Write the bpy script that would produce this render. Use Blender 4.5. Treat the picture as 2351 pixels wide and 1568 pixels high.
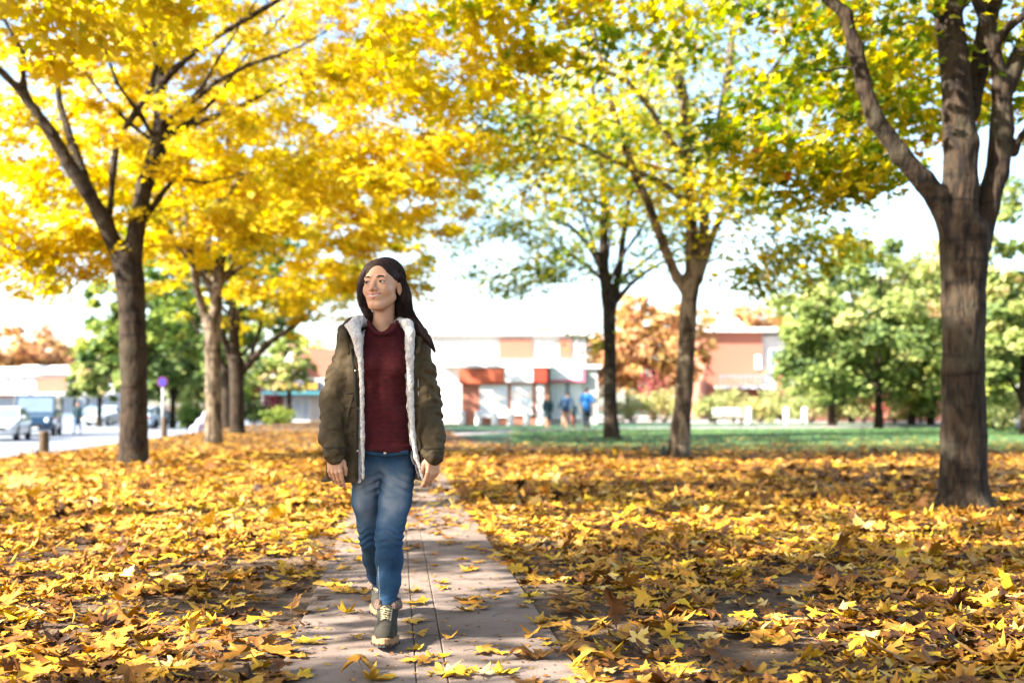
import bpy, math, random
import numpy as np
from mathutils import Vector, Matrix, Euler
for o in list(bpy.data.objects): bpy.data.objects.remove(o)
sc = bpy.context.scene; COL = sc.collection
R = math.radians
# ---------------------------------------------------------------- camera
FPX, PITCH, CAMZ = 2351*40/36.0, math.atan(145/(2351*40/36.0)), 1.05
cam = bpy.data.cameras.new('camera'); camo = bpy.data.objects.new('camera', cam); COL.objects.link(camo)
camo.location = (0, 0, CAMZ); camo.rotation_euler = (R(90)+PITCH, 0, 0)
cam.lens = 40; cam.sensor_width = 36; cam.clip_end = 3000; cam.clip_start = .05
cam.dof.use_dof = True; cam.dof.focus_distance = 5.15; cam.dof.aperture_fstop = 1.75
sc.camera = camo
sc.render.resolution_x, sc.render.resolution_y = 1024, 682
# ---------------------------------------------------------------- light
SUN_DIR = Vector((0.90, 0.436, -0.0)).normalized(); ELEV = R(33)     # direction the light travels, flat
wd = bpy.data.worlds.new("World"); sc.world = wd; wd.use_nodes = True
nt = wd.node_tree; bg = nt.nodes['Background']; sky = nt.nodes.new('ShaderNodeTexSky')
sky.sky_type = 'NISHITA'; sky.sun_disc = False; sky.sun_elevation = ELEV
sky.sun_rotation = math.atan2(-SUN_DIR.x, -SUN_DIR.y); sky.air_density = 1.0; sky.dust_density = 1.2; sky.ozone_density = 1.0
nt.links.new(sky.outputs[0], bg.inputs[0]); bg.inputs[1].default_value = 0.085
sl = bpy.data.lights.new('sun', 'SUN'); sl.energy = 5.0; sl.angle = R(.53); sl.color = (1, .93, .82)
so = bpy.data.objects.new('sun', sl); COL.objects.link(so)
d = Vector((SUN_DIR.x*math.cos(ELEV), SUN_DIR.y*math.cos(ELEV), -math.sin(ELEV)))
so.rotation_euler = d.to_track_quat('-Z', 'Y').to_euler(); so.location = (-20, -10, 20)
vs = sc.view_settings; vs.view_transform = 'Standard'; vs.look = 'None'; vs.gamma = 1; vs.exposure = 2.5
sc.render.engine = 'CYCLES'
sc.cycles.max_bounces = 6; sc.cycles.diffuse_bounces = 4; sc.cycles.transmission_bounces = 4
sc.cycles.caustics_reflective = False; sc.cycles.caustics_refractive = False

# ---------------------------------------------------------------- helpers
def W(u, v, y):
    cx = (u-1175.5)/FPX; cz = -(v-784)/FPX
    t = y/(math.cos(PITCH)-cz*math.sin(PITCH))
    return np.array((t*cx, y, CAMZ+t*(math.sin(PITCH)+cz*math.cos(PITCH))))
def tag(o, label=None, cat=None, group=None, kind=None):
    if label: o['label'] = label
    if cat: o['category'] = cat
    if group: o['group'] = group
    if kind: o['kind'] = kind
    return o
def empty(name, loc, label, cat, group=None, rz=0):
    o = bpy.data.objects.new(name, None); COL.objects.link(o); o.location = loc; o.rotation_euler = (0, 0, rz)
    o.empty_display_size = .2
    return tag(o, label, cat, group)
def mk(name, V, F, mat=None, parent=None, world=False, smooth=False, tint=None, mats=None, mi=None, loc=None):
    """one mesh object; world=True: V is in world coordinates and is moved into the parent's frame"""
    V = np.asarray(V, dtype=np.float32).reshape(-1, 3)
    me = bpy.data.meshes.new(name)
    root = None
    if world and parent is not None:
        off = np.array(parent.matrix_basis.translation) if parent.parent is None else np.array(parent.parent.matrix_basis.translation)
        V = V-off
    if world and parent is None and loc is not None: V = V-np.array(loc)
    if isinstance(F, np.ndarray):
        k = F.shape[1]; n = len(F)
        me.vertices.add(len(V)); me.vertices.foreach_set('co', V.ravel())
        me.loops.add(n*k); me.loops.foreach_set('vertex_index', F.astype(np.int32).ravel())
        me.polygons.add(n); me.polygons.foreach_set('loop_start', np.arange(0, n*k, k, dtype=np.int32))
        me.update(calc_edges=True)
    else:
        me.from_pydata(V.tolist(), [], [list(f) for f in F])
    if smooth: me.polygons.foreach_set('use_smooth', np.ones(len(me.polygons), dtype=bool))
    if tint is not None:
        a = me.attributes.new('tint', 'FLOAT', 'FACE'); a.data.foreach_set('value', np.asarray(tint, dtype=np.float32))
    for m in (mats or ([mat] if mat else [])): me.materials.append(m)
    if mi is not None: me.polygons.foreach_set('material_index', np.asarray(mi, dtype=np.int32))
    me.validate()
    o = bpy.data.objects.new(name, me); COL.objects.link(o)
    if parent: o.parent = parent
    if loc is not None: o.location = loc
    return o
class MB:
    def __init__(s): s.V = []; s.F = []
    def add(s, V, F):
        b = len(s.V); s.V += [tuple(map(float, v)) for v in V]; s.F += [tuple(int(i)+b for i in f) for f in F]; return s
    def box(s, x0, y0, z0, x1, y1, z1):
        return s.add([(x, y, z) for z in (z0, z1) for (x, y) in ((x0, y0), (x1, y0), (x1, y1), (x0, y1))],
            [(3, 2, 1, 0), (4, 5, 6, 7), (0, 1, 5, 4), (1, 2, 6, 5), (2, 3, 7, 6), (3, 0, 4, 7)])
    def prism(s, poly, axis, a, b):
        """poly: list of 2D points, extruded along axis (0,1,2) from a to b"""
        n = len(poly)
        def p3(p, t): 
            q = list(p); q.insert(axis, t); return tuple(q)
        V = [p3(p, a) for p in poly]+[p3(p, b) for p in poly]
        F = [tuple(range(n)), tuple(range(2*n-1, n-1, -1))]+[(i, i+n, (i+1) % n+n, (i+1) % n) for i in range(n)]
        return s.add(V, F)
    def tube(s, P, r, n=8, cap=True):
        V, F = tube(P, r, n); s.add(V, F.tolist())
        if cap:
            b = len(s.V)-len(V); s.F.append(tuple(b+i for i in range(n))[::-1]); s.F.append(tuple(b+len(V)-n+i for i in range(n)))
        return s
    def lathe(s, prof, c, n=16, axis=2):
        V = []; 
        for (r, h) in prof:
            for i in range(n):
                a = 2*math.pi*i/n; q = [r*math.cos(a), r*math.sin(a)]; q.insert(axis, h); V.append(np.array(q)+np.array(c))
        m = len(prof); F = [(j*n+i, j*n+(i+1) % n, (j+1)*n+(i+1) % n, (j+1)*n+i) for j in range(m-1) for i in range(n)]
        F += [tuple(range(n))[::-1], tuple((m-1)*n+i for i in range(n))]
        return s.add(V, F)
    def build(s, name, mat, parent=None, bevel=0, smooth=False, world=False, loc=None):
        V = np.array(s.V)
        o = mk(name, V, s.F, mat, parent, world=world, smooth=smooth, loc=loc)
        if bevel:
            m = o.modifiers.new('bevel', 'BEVEL'); m.width = bevel; m.segments = 2; m.limit_method = 'ANGLE'
        return o
def tube(P, r, n=8):
    P = np.asarray(P, float); m = len(P); r = np.broadcast_to(np.asarray(r, float), (m,))
    T = np.gradient(P, axis=0); T /= np.linalg.norm(T, axis=1, keepdims=True)+1e-9
    ref = np.array((0, 0, 1.)) if abs(T[:, 2]).mean() < .8 else np.array((1., 0, 0))
    A = np.cross(T, ref); A /= np.linalg.norm(A, axis=1, keepdims=True)+1e-9; B = np.cross(T, A)
    a = np.arange(n)*2*math.pi/n
    V = P[:, None]+r[:, None, None]*(A[:, None]*np.cos(a)[None, :, None]+B[:, None]*np.sin(a)[None, :, None])
    i = np.arange(m-1)[:, None]*n; k = np.arange(n)[None]
    F = np.stack((i+k, i+(k+1) % n, i+n+(k+1) % n, i+n+k), -1).reshape(-1, 4)
    return V.reshape(-1, 3), F
def tubes(L, n=5):
    Vs = []; Fs = []; b = 0
    for P, r in L:
        V, F = tube(P, r, n); Vs.append(V); Fs.append(F+b); b += len(V)
    return np.concatenate(Vs), np.concatenate(Fs)
def sstep(x): x = np.clip(x, 0, 1); return x*x*(3-2*x)
# ---- signed distance fields -> mesh (surface nets)
class Field:
    def __init__(s, lo, hi, h):
        s.lo = np.array(lo, float); s.h = h
        s.n = np.ceil((np.array(hi)-s.lo)/h).astype(int)+1
        s.ax = [s.lo[i]+h*np.arange(s.n[i]) for i in range(3)]
        s.F = np.full(s.n, 1e3, np.float32)
    def op(s, fn, lo, hi, k, mode='u'):
        m = k+2*s.h; sl = []
        for i in range(3):
            a = max(0, int(math.floor((lo[i]-m-s.lo[i])/s.h))); b = min(s.n[i], int(math.ceil((hi[i]+m-s.lo[i])/s.h))+1)
            if b <= a: return s
            sl.append(slice(a, b))
        sl = tuple(sl)
        X = s.ax[0][sl[0]][:, None, None].astype(np.float32); Y = s.ax[1][sl[1]][None, :, None].astype(np.float32); Z = s.ax[2][sl[2]][None, None, :].astype(np.float32)
        d = fn(X, Y, Z); f = s.F[sl]
        if mode == 's': f2 = -f
        else: f2 = f
        if k > 0:
            h = np.clip(.5+.5*(d-f2)/k, 0, 1); r = d*(1-h)+f2*h-k*h*(1-h)
        else: r = np.minimum(d, f2)
        s.F[sl] = -r if mode == 's' else r
        return s
    def ell(s, c, r, k=.02, mode='u', rot=None):
        c = np.array(c, float); r = np.array(r, float)
        if rot is None:
            def fn(X, Y, Z):
                x, y, z = X-c[0], Y-c[1], Z-c[2]
                k0 = np.sqrt((x/r[0])**2+(y/r[1])**2+(z/r[2])**2); k1 = np.sqrt((x/r[0]**2)**2+(y/r[1]**2)**2+(z/r[2]**2)**2)+1e-6
                return k0*(k0-1)/k1
            e = r
        else:
            M = np.array(rot).T
            def fn(X, Y, Z):
                x, y, z = X-c[0], Y-c[1], Z-c[2]
                q = [M[i, 0]*x+M[i, 1]*y+M[i, 2]*z for i in range(3)]
                k0 = np.sqrt((q[0]/r[0])**2+(q[1]/r[1])**2+(q[2]/r[2])**2); k1 = np.sqrt((q[0]/r[0]**2)**2+(q[1]/r[1]**2)**2+(q[2]/r[2]**2)**2)+1e-6
                return k0*(k0-1)/k1
            e = np.full(3, r.max())
        return s.op(fn, c-e, c+e, k, mode)
    def cap(s, a, b, ra, rb, k=.02, mode='u', sq=1.0):
        """tapered capsule; sq squashes it along y"""
        a = np.array(a, float); b = np.array(b, float); ab = b-a; L = float(ab@ab)+1e-9
        def fn(X, Y, Z):
            x, y, z = X-a[0], Y-a[1], Z-a[2]
            t = np.clip((x*ab[0]+y*ab[1]+z*ab[2])/L, 0, 1)
            return np.sqrt((x-t*ab[0])**2+((y-t*ab[1])/sq)**2+(z-t*ab[2])**2)-(ra+(rb-ra)*t)
        R_ = max(ra, rb)
        return s.op(fn, np.minimum(a, b)-R_, np.maximum(a, b)+R_, k, mode)
    def chain(s, pts, k=.02, mode='u', sq=1.0):
        for (p, r), (q, r2) in zip(pts[:-1], pts[1:]): s.cap(p, q, r, r2, k, mode, sq)
        return s
    def mesh(s):
        F = s.F; S = F < 0
        nx, ny, nz = F.shape
        cnt = np.zeros((nx-1, ny-1, nz-1), np.int8)
        for a in (0, 1):
            for b in (0, 1):
                for c in (0, 1): cnt += S[a:nx-1+a, b:ny-1+b, c:nz-1+c]
        act = (cnt > 0) & (cnt < 8); I = np.argwhere(act)
        idx = np.full(act.shape, -1, np.int32); idx[act] = np.arange(len(I))
        P = np.zeros((len(I), 3)); N = np.zeros(len(I))
        co = [(a, b, c) for a in (0, 1) for b in (0, 1) for c in (0, 1)]
        val = {c: F[I[:, 0]+c[0], I[:, 1]+c[1], I[:, 2]+c[2]] for c in co}
        for i in range(8):
            for j in range(i+1, 8):
                A, B = co[i], co[j]
                if sum(abs(A[q]-B[q]) for q in range(3)) != 1: continue
                m = (val[A] < 0) != (val[B] < 0)
                t = np.where(m, val[A]/(val[A]-val[B]+1e-12), 0)
                P += np.where(m[:, None], np.array(A)+t[:, None]*(np.array(B)-np.array(A)), 0); N += m
        P = (P/N[:, None]+I)*s.h+s.lo
        Q = []
        for ax in range(3):
            o1, o2 = [(1, 2), (2, 0), (0, 1)][ax]
            sl0 = [slice(1, n-1) for n in F.shape]; sl0[ax] = slice(0, F.shape[ax]-1)
            sl1 = list(sl0); sl1[ax] = slice(1, F.shape[ax])
            a = S[tuple(sl0)]; b = S[tuple(sl1)]
            E = np.argwhere(a != b); 
            if len(E) == 0: continue
            flip = a[E[:, 0], E[:, 1], E[:, 2]]
            base = E.copy()
            for q in range(3):
                if q != ax: base[:, q] += 1
            def cell(d1, d2):
                c = base.copy(); c[:, o1] -= d1; c[:, o2] -= d2; return idx[c[:, 0], c[:, 1], c[:, 2]]
            q = np.stack((cell(1, 1), cell(0, 1), cell(0, 0), cell(1, 0)), 1)
            q[~flip] = q[~flip][:, ::-1]; Q.append(q)
        return P, np.concatenate(Q)
def wav(X, Y, Z, f, seed=0):
    """cheap smooth noise, about -1..1"""
    r = np.random.RandomState(seed); out = 0
    for i in range(5):
        v = r.normal(size=3); v *= f*(1+.35*i)/np.linalg.norm(v); out = out+np.sin(X*v[0]+Y*v[1]+Z*v[2]+r.rand()*6.28+1.3*np.sin(X*v[1]*.6+Z*v[0]*.5+i))/(1+.3*i)
    return out/3.
# ---- materials
def nodes(name):
    m = bpy.data.materials.new(name); m.use_nodes = True; n = m.node_tree; return m, n, n.nodes['Principled BSDF']
def ramp(n, stops, interp='LINEAR'):
    r = n.nodes.new('ShaderNodeValToRGB'); r.color_ramp.interpolation = interp; e = r.color_ramp.elements
    while len(e) > 1: e.remove(e[0])
    for i, (p, c) in enumerate(stops):
        x = e[0] if i == 0 else e.new(p)
        x.position = p; x.color = (*c, 1)
    return r
def M(name, stops, scale=(1, 1, 1), nscale=5, detail=6, rough=.85, bump=0, bscale=None, bdetail=6, metallic=0, spec=.3, coat=0, dist=0., rot=0.):
    m, n, p = nodes(name); L = n.links.new
    tc = n.nodes.new('ShaderNodeTexCoord'); mp = n.nodes.new('ShaderNodeMapping'); mp.inputs['Scale'].default_value = scale
    mp.inputs['Rotation'].default_value = (0, 0, rot)
    L(tc.outputs['Object'], mp.inputs[0])
    p.inputs['Roughness'].default_value = rough; p.inputs['Metallic'].default_value = metallic; p.inputs['Specular IOR Level'].default_value = spec
    p.inputs['Coat Weight'].default_value = coat
    if isinstance(stops[0], (int, float)): stops = [(.3, tuple(c*.88 for c in stops)), (.7, tuple(min(1, c*1.1) for c in stops))]
    nz = n.nodes.new('ShaderNodeTexNoise'); nz.inputs['Scale'].default_value = nscale; nz.inputs['Detail'].default_value = detail; nz.inputs['Distortion'].default_value = dist
    L(mp.outputs[0], nz.inputs[0]); r = ramp(n, stops); L(nz.outputs[0], r.inputs[0]); L(r.outputs[0], p.inputs[0])
    if bump:
        b = n.nodes.new('ShaderNodeBump'); b.inputs['Strength'].default_value = 1; b.inputs['Distance'].default_value = bump
        z = n.nodes.new('ShaderNodeTexNoise'); z.inputs['Scale'].default_value = bscale or nscale; z.inputs['Detail'].default_value = bdetail
        L(mp.outputs[0], z.inputs[0]); L(z.outputs[0], b.inputs['Height']); L(b.outputs[0], p.inputs['Normal'])
    return m
def leafmat(name, stops, trans=.45, spots=.25, gain=1.0):
    m, n, p = nodes(name); L = n.links.new
    a = n.nodes.new('ShaderNodeAttribute'); a.attribute_name = 'tint'
    tc = n.nodes.new('ShaderNodeTexCoord'); nz = n.nodes.new('ShaderNodeTexNoise'); nz.inputs['Scale'].default_value = 22; nz.inputs['Detail'].default_value = 4
    L(tc.outputs['Object'], nz.inputs[0])
    ma = n.nodes.new('ShaderNodeMath'); ma.operation = 'MULTIPLY_ADD'; ma.inputs[1].default_value = spots; L(nz.outputs[0], ma.inputs[0])
    sb = n.nodes.new('ShaderNodeMath'); sb.operation = 'SUBTRACT'; L(a.outputs['Fac'], sb.inputs[0]); sb.inputs[1].default_value = spots*.5; L(sb.outputs[0], ma.inputs[2])
    r = ramp(n, stops); L(ma.outputs[0], r.inputs[0]); L(r.outputs[0], p.inputs[0])
    p.inputs['Roughness'].default_value = .55; p.inputs['Specular IOR Level'].default_value = .25
    t = n.nodes.new('ShaderNodeBsdfTranslucent'); mx = n.nodes.new('ShaderNodeMixShader'); mx.inputs[0].default_value = trans
    hs = n.nodes.new('ShaderNodeHueSaturation'); hs.inputs['Saturation'].default_value = 1.1; hs.inputs['Value'].default_value = 1.1; L(r.outputs[0], hs.inputs['Color'])
    L(hs.outputs[0], t.inputs[0]); L(p.outputs[0], mx.inputs[1]); L(t.outputs[0], mx.inputs[2]); L(mx.outputs[0], n.nodes['Material Output'].inputs[0])
    return m

mBARK = M('bark', [(.30, (.006, .0035, .0025)), (.45, (.017, .0105, .0065)), (.55, (.042, .026, .0145)), (.68, (.024, .018, .010))], scale=(1, 1, .26), nscale=15, detail=12, bump=.03, bscale=30, bdetail=8, rough=.95, dist=.4)
mBARK2 = M('bark_light', [(.3, (.022, .014, .009)), (.45, (.060, .042, .026)), (.56, (.20, .155, .11)), (.66, (.10, .08, .05))], scale=(1, 1, .3), nscale=6, detail=9, bump=.02, bscale=18, bdetail=8, rough=.95, dist=.3)
def rings(m):
    n = m.node_tree; L = n.links.new; p = n.nodes['Principled BSDF']; src = p.inputs[0].links[0].from_socket
    tc = n.nodes.new('ShaderNodeTexCoord'); mp = n.nodes.new('ShaderNodeMapping'); mp.inputs['Scale'].default_value = (1.2, 1.2, 9)
    z = n.nodes.new('ShaderNodeTexNoise'); z.inputs['Scale'].default_value = 1.3; z.inputs['Detail'].default_value = 5; L(tc.outputs['Object'], mp.inputs[0]); L(mp.outputs[0], z.inputs[0])
    r = ramp(n, [(.56, (1, 1, 1)), (.66, (.38, .36, .36))]); L(z.outputs[0], r.inputs[0])
    mx = n.nodes.new('ShaderNodeMix'); mx.data_type = 'RGBA'; mx.blend_type = 'MULTIPLY'; mx.inputs[0].default_value = 1; L(src, mx.inputs[6]); L(r.outputs[0], mx.inputs[7])
    z2 = n.nodes.new('ShaderNodeTexNoise'); z2.inputs['Scale'].default_value = 3.2; z2.inputs['Detail'].default_value = 9; L(tc.outputs['Object'], z2.inputs[0]); r2_ = ramp(n, [(.5, (0, 0, 0)), (.62, (1, 1, 1))]); L(z2.outputs[0], r2_.inputs[0])
    m2 = n.nodes.new('ShaderNodeMix'); m2.data_type = 'RGBA'; m2.inputs[7].default_value = (.055, .048, .030, 1)
    k = n.nodes.new('ShaderNodeMath'); k.operation = 'MULTIPLY'; k.inputs[1].default_value = .45; L(r2_.outputs[0], k.inputs[0]); L(k.outputs[0], m2.inputs[0]); L(mx.outputs[2], m2.inputs[6]); L(m2.outputs[2], p.inputs[0])
rings(mBARK); rings(mBARK2)
mTWIG = M('twig', (.022, .014, .010), nscale=20)
Y1, Y2, Y3, Y4 = (.62, .47, .015), (.64, .53, .03), (.60, .38, .012), (.48, .23, .01)
G1, G2, G3 = (.26, .32, .025), (.09, .16, .02), (.45, .45, .04)
mLEAF_L = leafmat('leaves_yellow', [(0, G1), (.12, (.5, .48, .04)), (.22, Y2), (.5, Y1), (.8, Y3), (1, Y4)], trans=.58)
mLEAF_R = leafmat('leaves_mixed', [(0, (.06, .11, .02)), (.16, G2), (.42, G1), (.55, (.52, .45, .04)), (.8, Y1), (.95, Y3), (1, (.3, .1, .02))], trans=.55)
mLEAF_G = leafmat('leaves_green', [(0, (.03, .07, .02)), (.35, (.09, .16, .03)), (.7, (.26, .32, .06)), (1, (.46, .46, .10))], trans=.4)
mLEAF_P = leafmat('leaves_russet', [(0, (.12, .15, .05)), (.35, (.42, .25, .1)), (.7, (.5, .25, .13)), (1, (.55, .38, .12))], trans=.35)
mLEAF_PALE = leafmat('leaves_pale', [(0, (.08, .13, .05)), (.35, (.24, .31, .08)), (.7, (.44, .47, .16)), (1, (.5, .34, .2))], trans=.4)
mLITTER = leafmat('litter', [(0, (.03, .013, .007)), (.18, (.085, .034, .012)), (.36, (.21, .085, .018)), (.52, (.38, .17, .022)), (.66, (.46, .25, .045)), (.82, (.54, .31, .016)), (.94, (.58, .40, .03)), (1, (.54, .38, .15))], trans=.12, spots=.32)

# ---------------------------------------------------------------- the ground
SL = .101
def edge_s(y): return -10.7+4.5*sstep((np.asarray(y, float)-55)/35)          # street edge, measured across from the path axis
def gh(x, y):
    s = np.asarray(x, float)+SL*np.asarray(y, float)
    return -.5*sstep((edge_s(y)+3.6-s)/3.4)
xs = np.unique(np.concatenate((np.linspace(-900, -60, 12), np.arange(-60, -2, .8), np.arange(-2, 60, 3), np.linspace(60, 900, 12))))
ys = np.unique(np.concatenate((np.linspace(-300, -20, 6), np.arange(-20, 130, 1.6), np.linspace(130, 2500, 24))))
XX, YY = np.meshgrid(xs, ys, indexing='ij')
def sheet(name, XX, YY, dz, mat, label=None, cat=None, kind='structure'):
    V = np.stack((XX, YY, gh(XX, YY)+dz), -1).reshape(-1, 3); a, b = XX.shape
    i = np.arange(a-1)[:, None]*b+np.arange(b-1)[None]
    F = np.stack((i, i+b, i+b+1, i+1), -1).reshape(-1, 4)
    o = mk(name, V, F, mat, smooth=True); return tag(o, label, cat, kind=kind)
mGROUND = M('soil', [(.3, (.05, .03, .018)), (.5, (.10, .064, .038)), (.7, (.16, .105, .065))], nscale=2.5, detail=12, bump=.02, bscale=30, bdetail=10)
sheet('ground', XX, YY, 0, mGROUND, 'brown trodden earth under the fallen leaves', 'ground')
# lawn on the right, road on the left
def grid(xa, xb, nx, ya, yb, ny, sa=None):
    t = np.linspace(0, 1, nx)[:, None]; yy = np.linspace(ya, yb, ny)[None]
    lo = xa(yy) if callable(xa) else xa+0*yy; hi = xb(yy) if callable(xb) else xb+0*yy
    return lo+(hi-lo)*t, yy+0*t
mGRASS = M('lawn', [(.3, (.030, .080, .045)), (.55, (.055, .125, .065)), (.75, (.10, .17, .075))], nscale=1.4, detail=12, bump=.05, bscale=40, bdetail=8)
X_, Y_ = grid(lambda y: 2.2-SL*y+4.5*np.exp(-(y-24)/3)+.4*np.sin(y*1.7), 90, 60, 24, 170, 110)
sheet('lawn', X_, Y_, .004, mGRASS, 'shaded green lawn beyond the trees', 'lawn')
mROAD = M('asphalt_road', [(.3, (.17, .19, .23)), (.6, (.21, .235, .28)), (.8, (.25, .27, .31))], nscale=.6, detail=12, bump=.004, bscale=60)
X_, Y_ = grid(-95, lambda y: edge_s(y)-SL*y, 50, -40, 165, 130)
sheet('road', X_, Y_, .004, mROAD, 'pale asphalt road beside the leaf strewn verge', 'road')
kb = MB(); yy = np.arange(-40, 150, 3.)
mKERB = M('kerb_stone', (.36, .34, .31), nscale=6, bump=.004)
V = []; F = []
for i, y in enumerate(yy):
    xe = float(edge_s(y)-SL*y); g = float(gh(xe, y))
    for dx, dz in ((0, -.05), (0, .075), (.13, .08), (.13, -.05)): V.append((xe+dx, y, g+dz))
for i in range(len(yy)-1):
    for k in range(4): F.append((i*4+k, i*4+(k+1) % 4, i*4+4+(k+1) % 4, i*4+4+k))
tag(mk('kerb', V, F, mKERB), 'grey kerb along the road edge', 'kerb', kind='structure')
# path of two slab columns with a strip of small setts between
def dirt(m):
    n = m.node_tree; L = n.links.new; p = n.nodes['Principled BSDF']; src = p.inputs[0].links[0].from_socket; tc = n.nodes.new('ShaderNodeTexCoord')
    for sc_, lo, hi, c in ((1.3, .5, .72, (.62, .58, .55)), (9, .55, .7, (.72, .7, .66)), (160, .62, .7, (1.5, 1.45, 1.4)), (60, .3, .36, (1, 1, 1))):
        z = n.nodes.new('ShaderNodeTexNoise'); z.inputs['Scale'].default_value = sc_; z.inputs['Detail'].default_value = 7; L(tc.outputs['Object'], z.inputs[0]); r = ramp(n, [(lo, (1, 1, 1)), (hi, c)]); L(z.outputs[0], r.inputs[0])
        mx = n.nodes.new('ShaderNodeMix'); mx.data_type = 'RGBA'; mx.blend_type = 'MULTIPLY'; mx.inputs[0].default_value = 1; mx.clamp_result = False; L(src, mx.inputs[6]); L(r.outputs[0], mx.inputs[7]); src = mx.outputs[2]
    L(src, p.inputs[0])
mSLAB = M('slab', [(.25, (.125, .092, .074)), (.5, (.185, .138, .112)), (.75, (.24, .185, .155))], nscale=2.2, detail=14, bump=.0035, bscale=90, bdetail=10, rough=.9)
dirt(mSLAB); pm = MB(); rr = random.Random(5)
def px_(s, y): return s-SL*y
def slab(s0, s1, y0, y1, z):
    g = .0015; s0 += g; s1 -= g; y0 += g; y1 -= g; b = .004
    V = [(px_(a, y), y, zz) for zz, e in ((-.03, 0), (z-b, 0), (z, b)) for (a, y) in ((s0+e, y0+e), (s1-e, y0+e), (s1-e, y1-e), (s0+e, y1-e))]
    F = [(8, 9, 10, 11)]
    for l in (0, 4): F += [(l, l+1, l+5, l+4), (l+1, l+2, l+6, l+5), (l+2, l+3, l+7, l+6), (l+3, l, l+4, l+7)]
    pm.add(V, F)
y = -8+.21
while y < 39: slab(.2, .717, y, y+2.31, .014+rr.uniform(0, .003)); y += 2.31
y = -6.15
while y < 39: slab(-.455, .08, y, y+2.31, .014+rr.uniform(0, .003)); y += 2.31
y = -6.
while y < 39: slab(.08, .2, y, y+.32, .012+rr.uniform(0, .003)); y += .32
tag(pm.build('path', mSLAB), 'straight path of brown paving slabs with a narrow middle strip', 'path', kind='structure')
mPATH2 = M('tarmac_path', [(.3, (.3, .26, .27)), (.7, (.42, .37, .38))], nscale=1.5, detail=10, bump=.004, bscale=50)
cp = [W(960, 1006, 38), W(1060, 1003, 41), W(1180, 997, 45), W(1320, 990, 48.5), W(1500, 986, 51), W(1800, 984, 53), W(2400, 982, 55), W(3400, 980, 60)]
cp = np.array([(p[0], p[1]) for p in cp]); tt = np.linspace(0, len(cp)-1, 60); cxy = np.stack([np.interp(tt, range(len(cp)), cp[:, i]) for i in (0, 1)], 1)
V = []
for i, (x, y) in enumerate(cxy):
    w = 1.6; V += [(x-.0*w, y-w, .010), (x, y+w, .010)]
F = [(2*i, 2*i+2, 2*i+3, 2*i+1) for i in range(len(cxy)-1)]
tag(mk('footpath', V, F, mPATH2), 'pale tarmac footpath curving across the lawn', 'footpath', kind='structure')
# sunlit ground past the lawn
mPAVE = M('pale_paving', (.42, .39, .35), nscale=1.2, detail=8)
X_, Y_ = grid(-9, 60, 20, 63, 120, 20)
sheet('plaza', X_, Y_, .008, mPAVE, 'sunlit pale paving in front of the shops', 'pavement')

# ---------------------------------------------------------------- leaf shapes
HALF = [(0, 0), (.12, -.06), (.30, -.09), (.45, -.15), (.37, .0), (.29, .09), (.45, .13), (.64, .31), (.47, .33), (.42, .46), (.23, .37), (.20, .52), (.25, .68), (.10, .72), (0, .97)]
RING_HI = np.array(HALF+[(-x, y) for x, y in HALF[-2:0:-1]])
H2 = [(0, 0), (.42, -.12), (.28, .1), (.62, .3), (.24, .38), (.23, .64), (0, .97)]
RING_MID = np.array(H2+[(-x, y) for x, y in H2[-2:0:-1]])
RING_LO = np.array([(0, -.05), (.52, .2), (0, .95), (-.52, .2)])
def leaves(rs, P, Nrm, size, ring, curl=.5, flat=False):
    """P (n,3) positions, Nrm (n,3) leaf normals, size (n,), returns V, F, leaf index per face"""
    n = len(P); ang = rs.rand(n)*2*math.pi
    Nrm = Nrm/np.linalg.norm(Nrm, axis=1, keepdims=True)
    ref = np.stack((np.cos(ang), np.sin(ang), 0*ang+.01), 1)
    U = np.cross(ref, Nrm); U /= np.linalg.norm(U, axis=1, keepdims=True)+1e-9; Vv = np.cross(Nrm, U)
    lo = len(ring) == 4
    pts = ring if lo else np.concatenate((ring, [(0, .22)])); m = len(pts)
    x = pts[None, :, 0]*(1+rs.normal(0, .08, (n, 1))); y = pts[None, :, 1]-.35
    if not lo: 
        x = x+rs.normal(0, .018, (n, m)); y = y+rs.normal(0, .018, (n, m))
    c1 = rs.normal(.1, curl, (n, 1)); c2 = rs.normal(.1, curl, (n, 1)); c3 = rs.normal(0, curl*.6, (n, 1)); c4 = rs.uniform(-.1, .3, (n, 1))*curl*2
    z = c1*x*x*1.6+c2*y*y*1.1+c3*x*y+c4*np.abs(x)
    if not lo: z = z+rs.normal(0, .02+.03*curl, (n, m))
    S = size[:, None, None]
    V = P[:, None]+S*(U[:, None]*x[..., None]+Vv[:, None]*y[..., None]+Nrm[:, None]*z[..., None])
    if flat:      # litter: nothing pokes below the ground
        mn = V[:, :, 2].min(1); g = P[:, 2]; V[:, :, 2] += (g-mn)[:, None]
    b = np.arange(n)[:, None, None]*m
    if lo: f = np.array([[0, 1, 2], [0, 2, 3]])[None]
    else:
        k = np.arange(m-1); f = np.stack((k, (k+1) % (m-1), np.full(m-1, m-1)), 1)[None]
    F = (f+b).reshape(-1, 3)
    return V.reshape(-1, 3), F, np.repeat(np.arange(n), f.shape[1])
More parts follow.
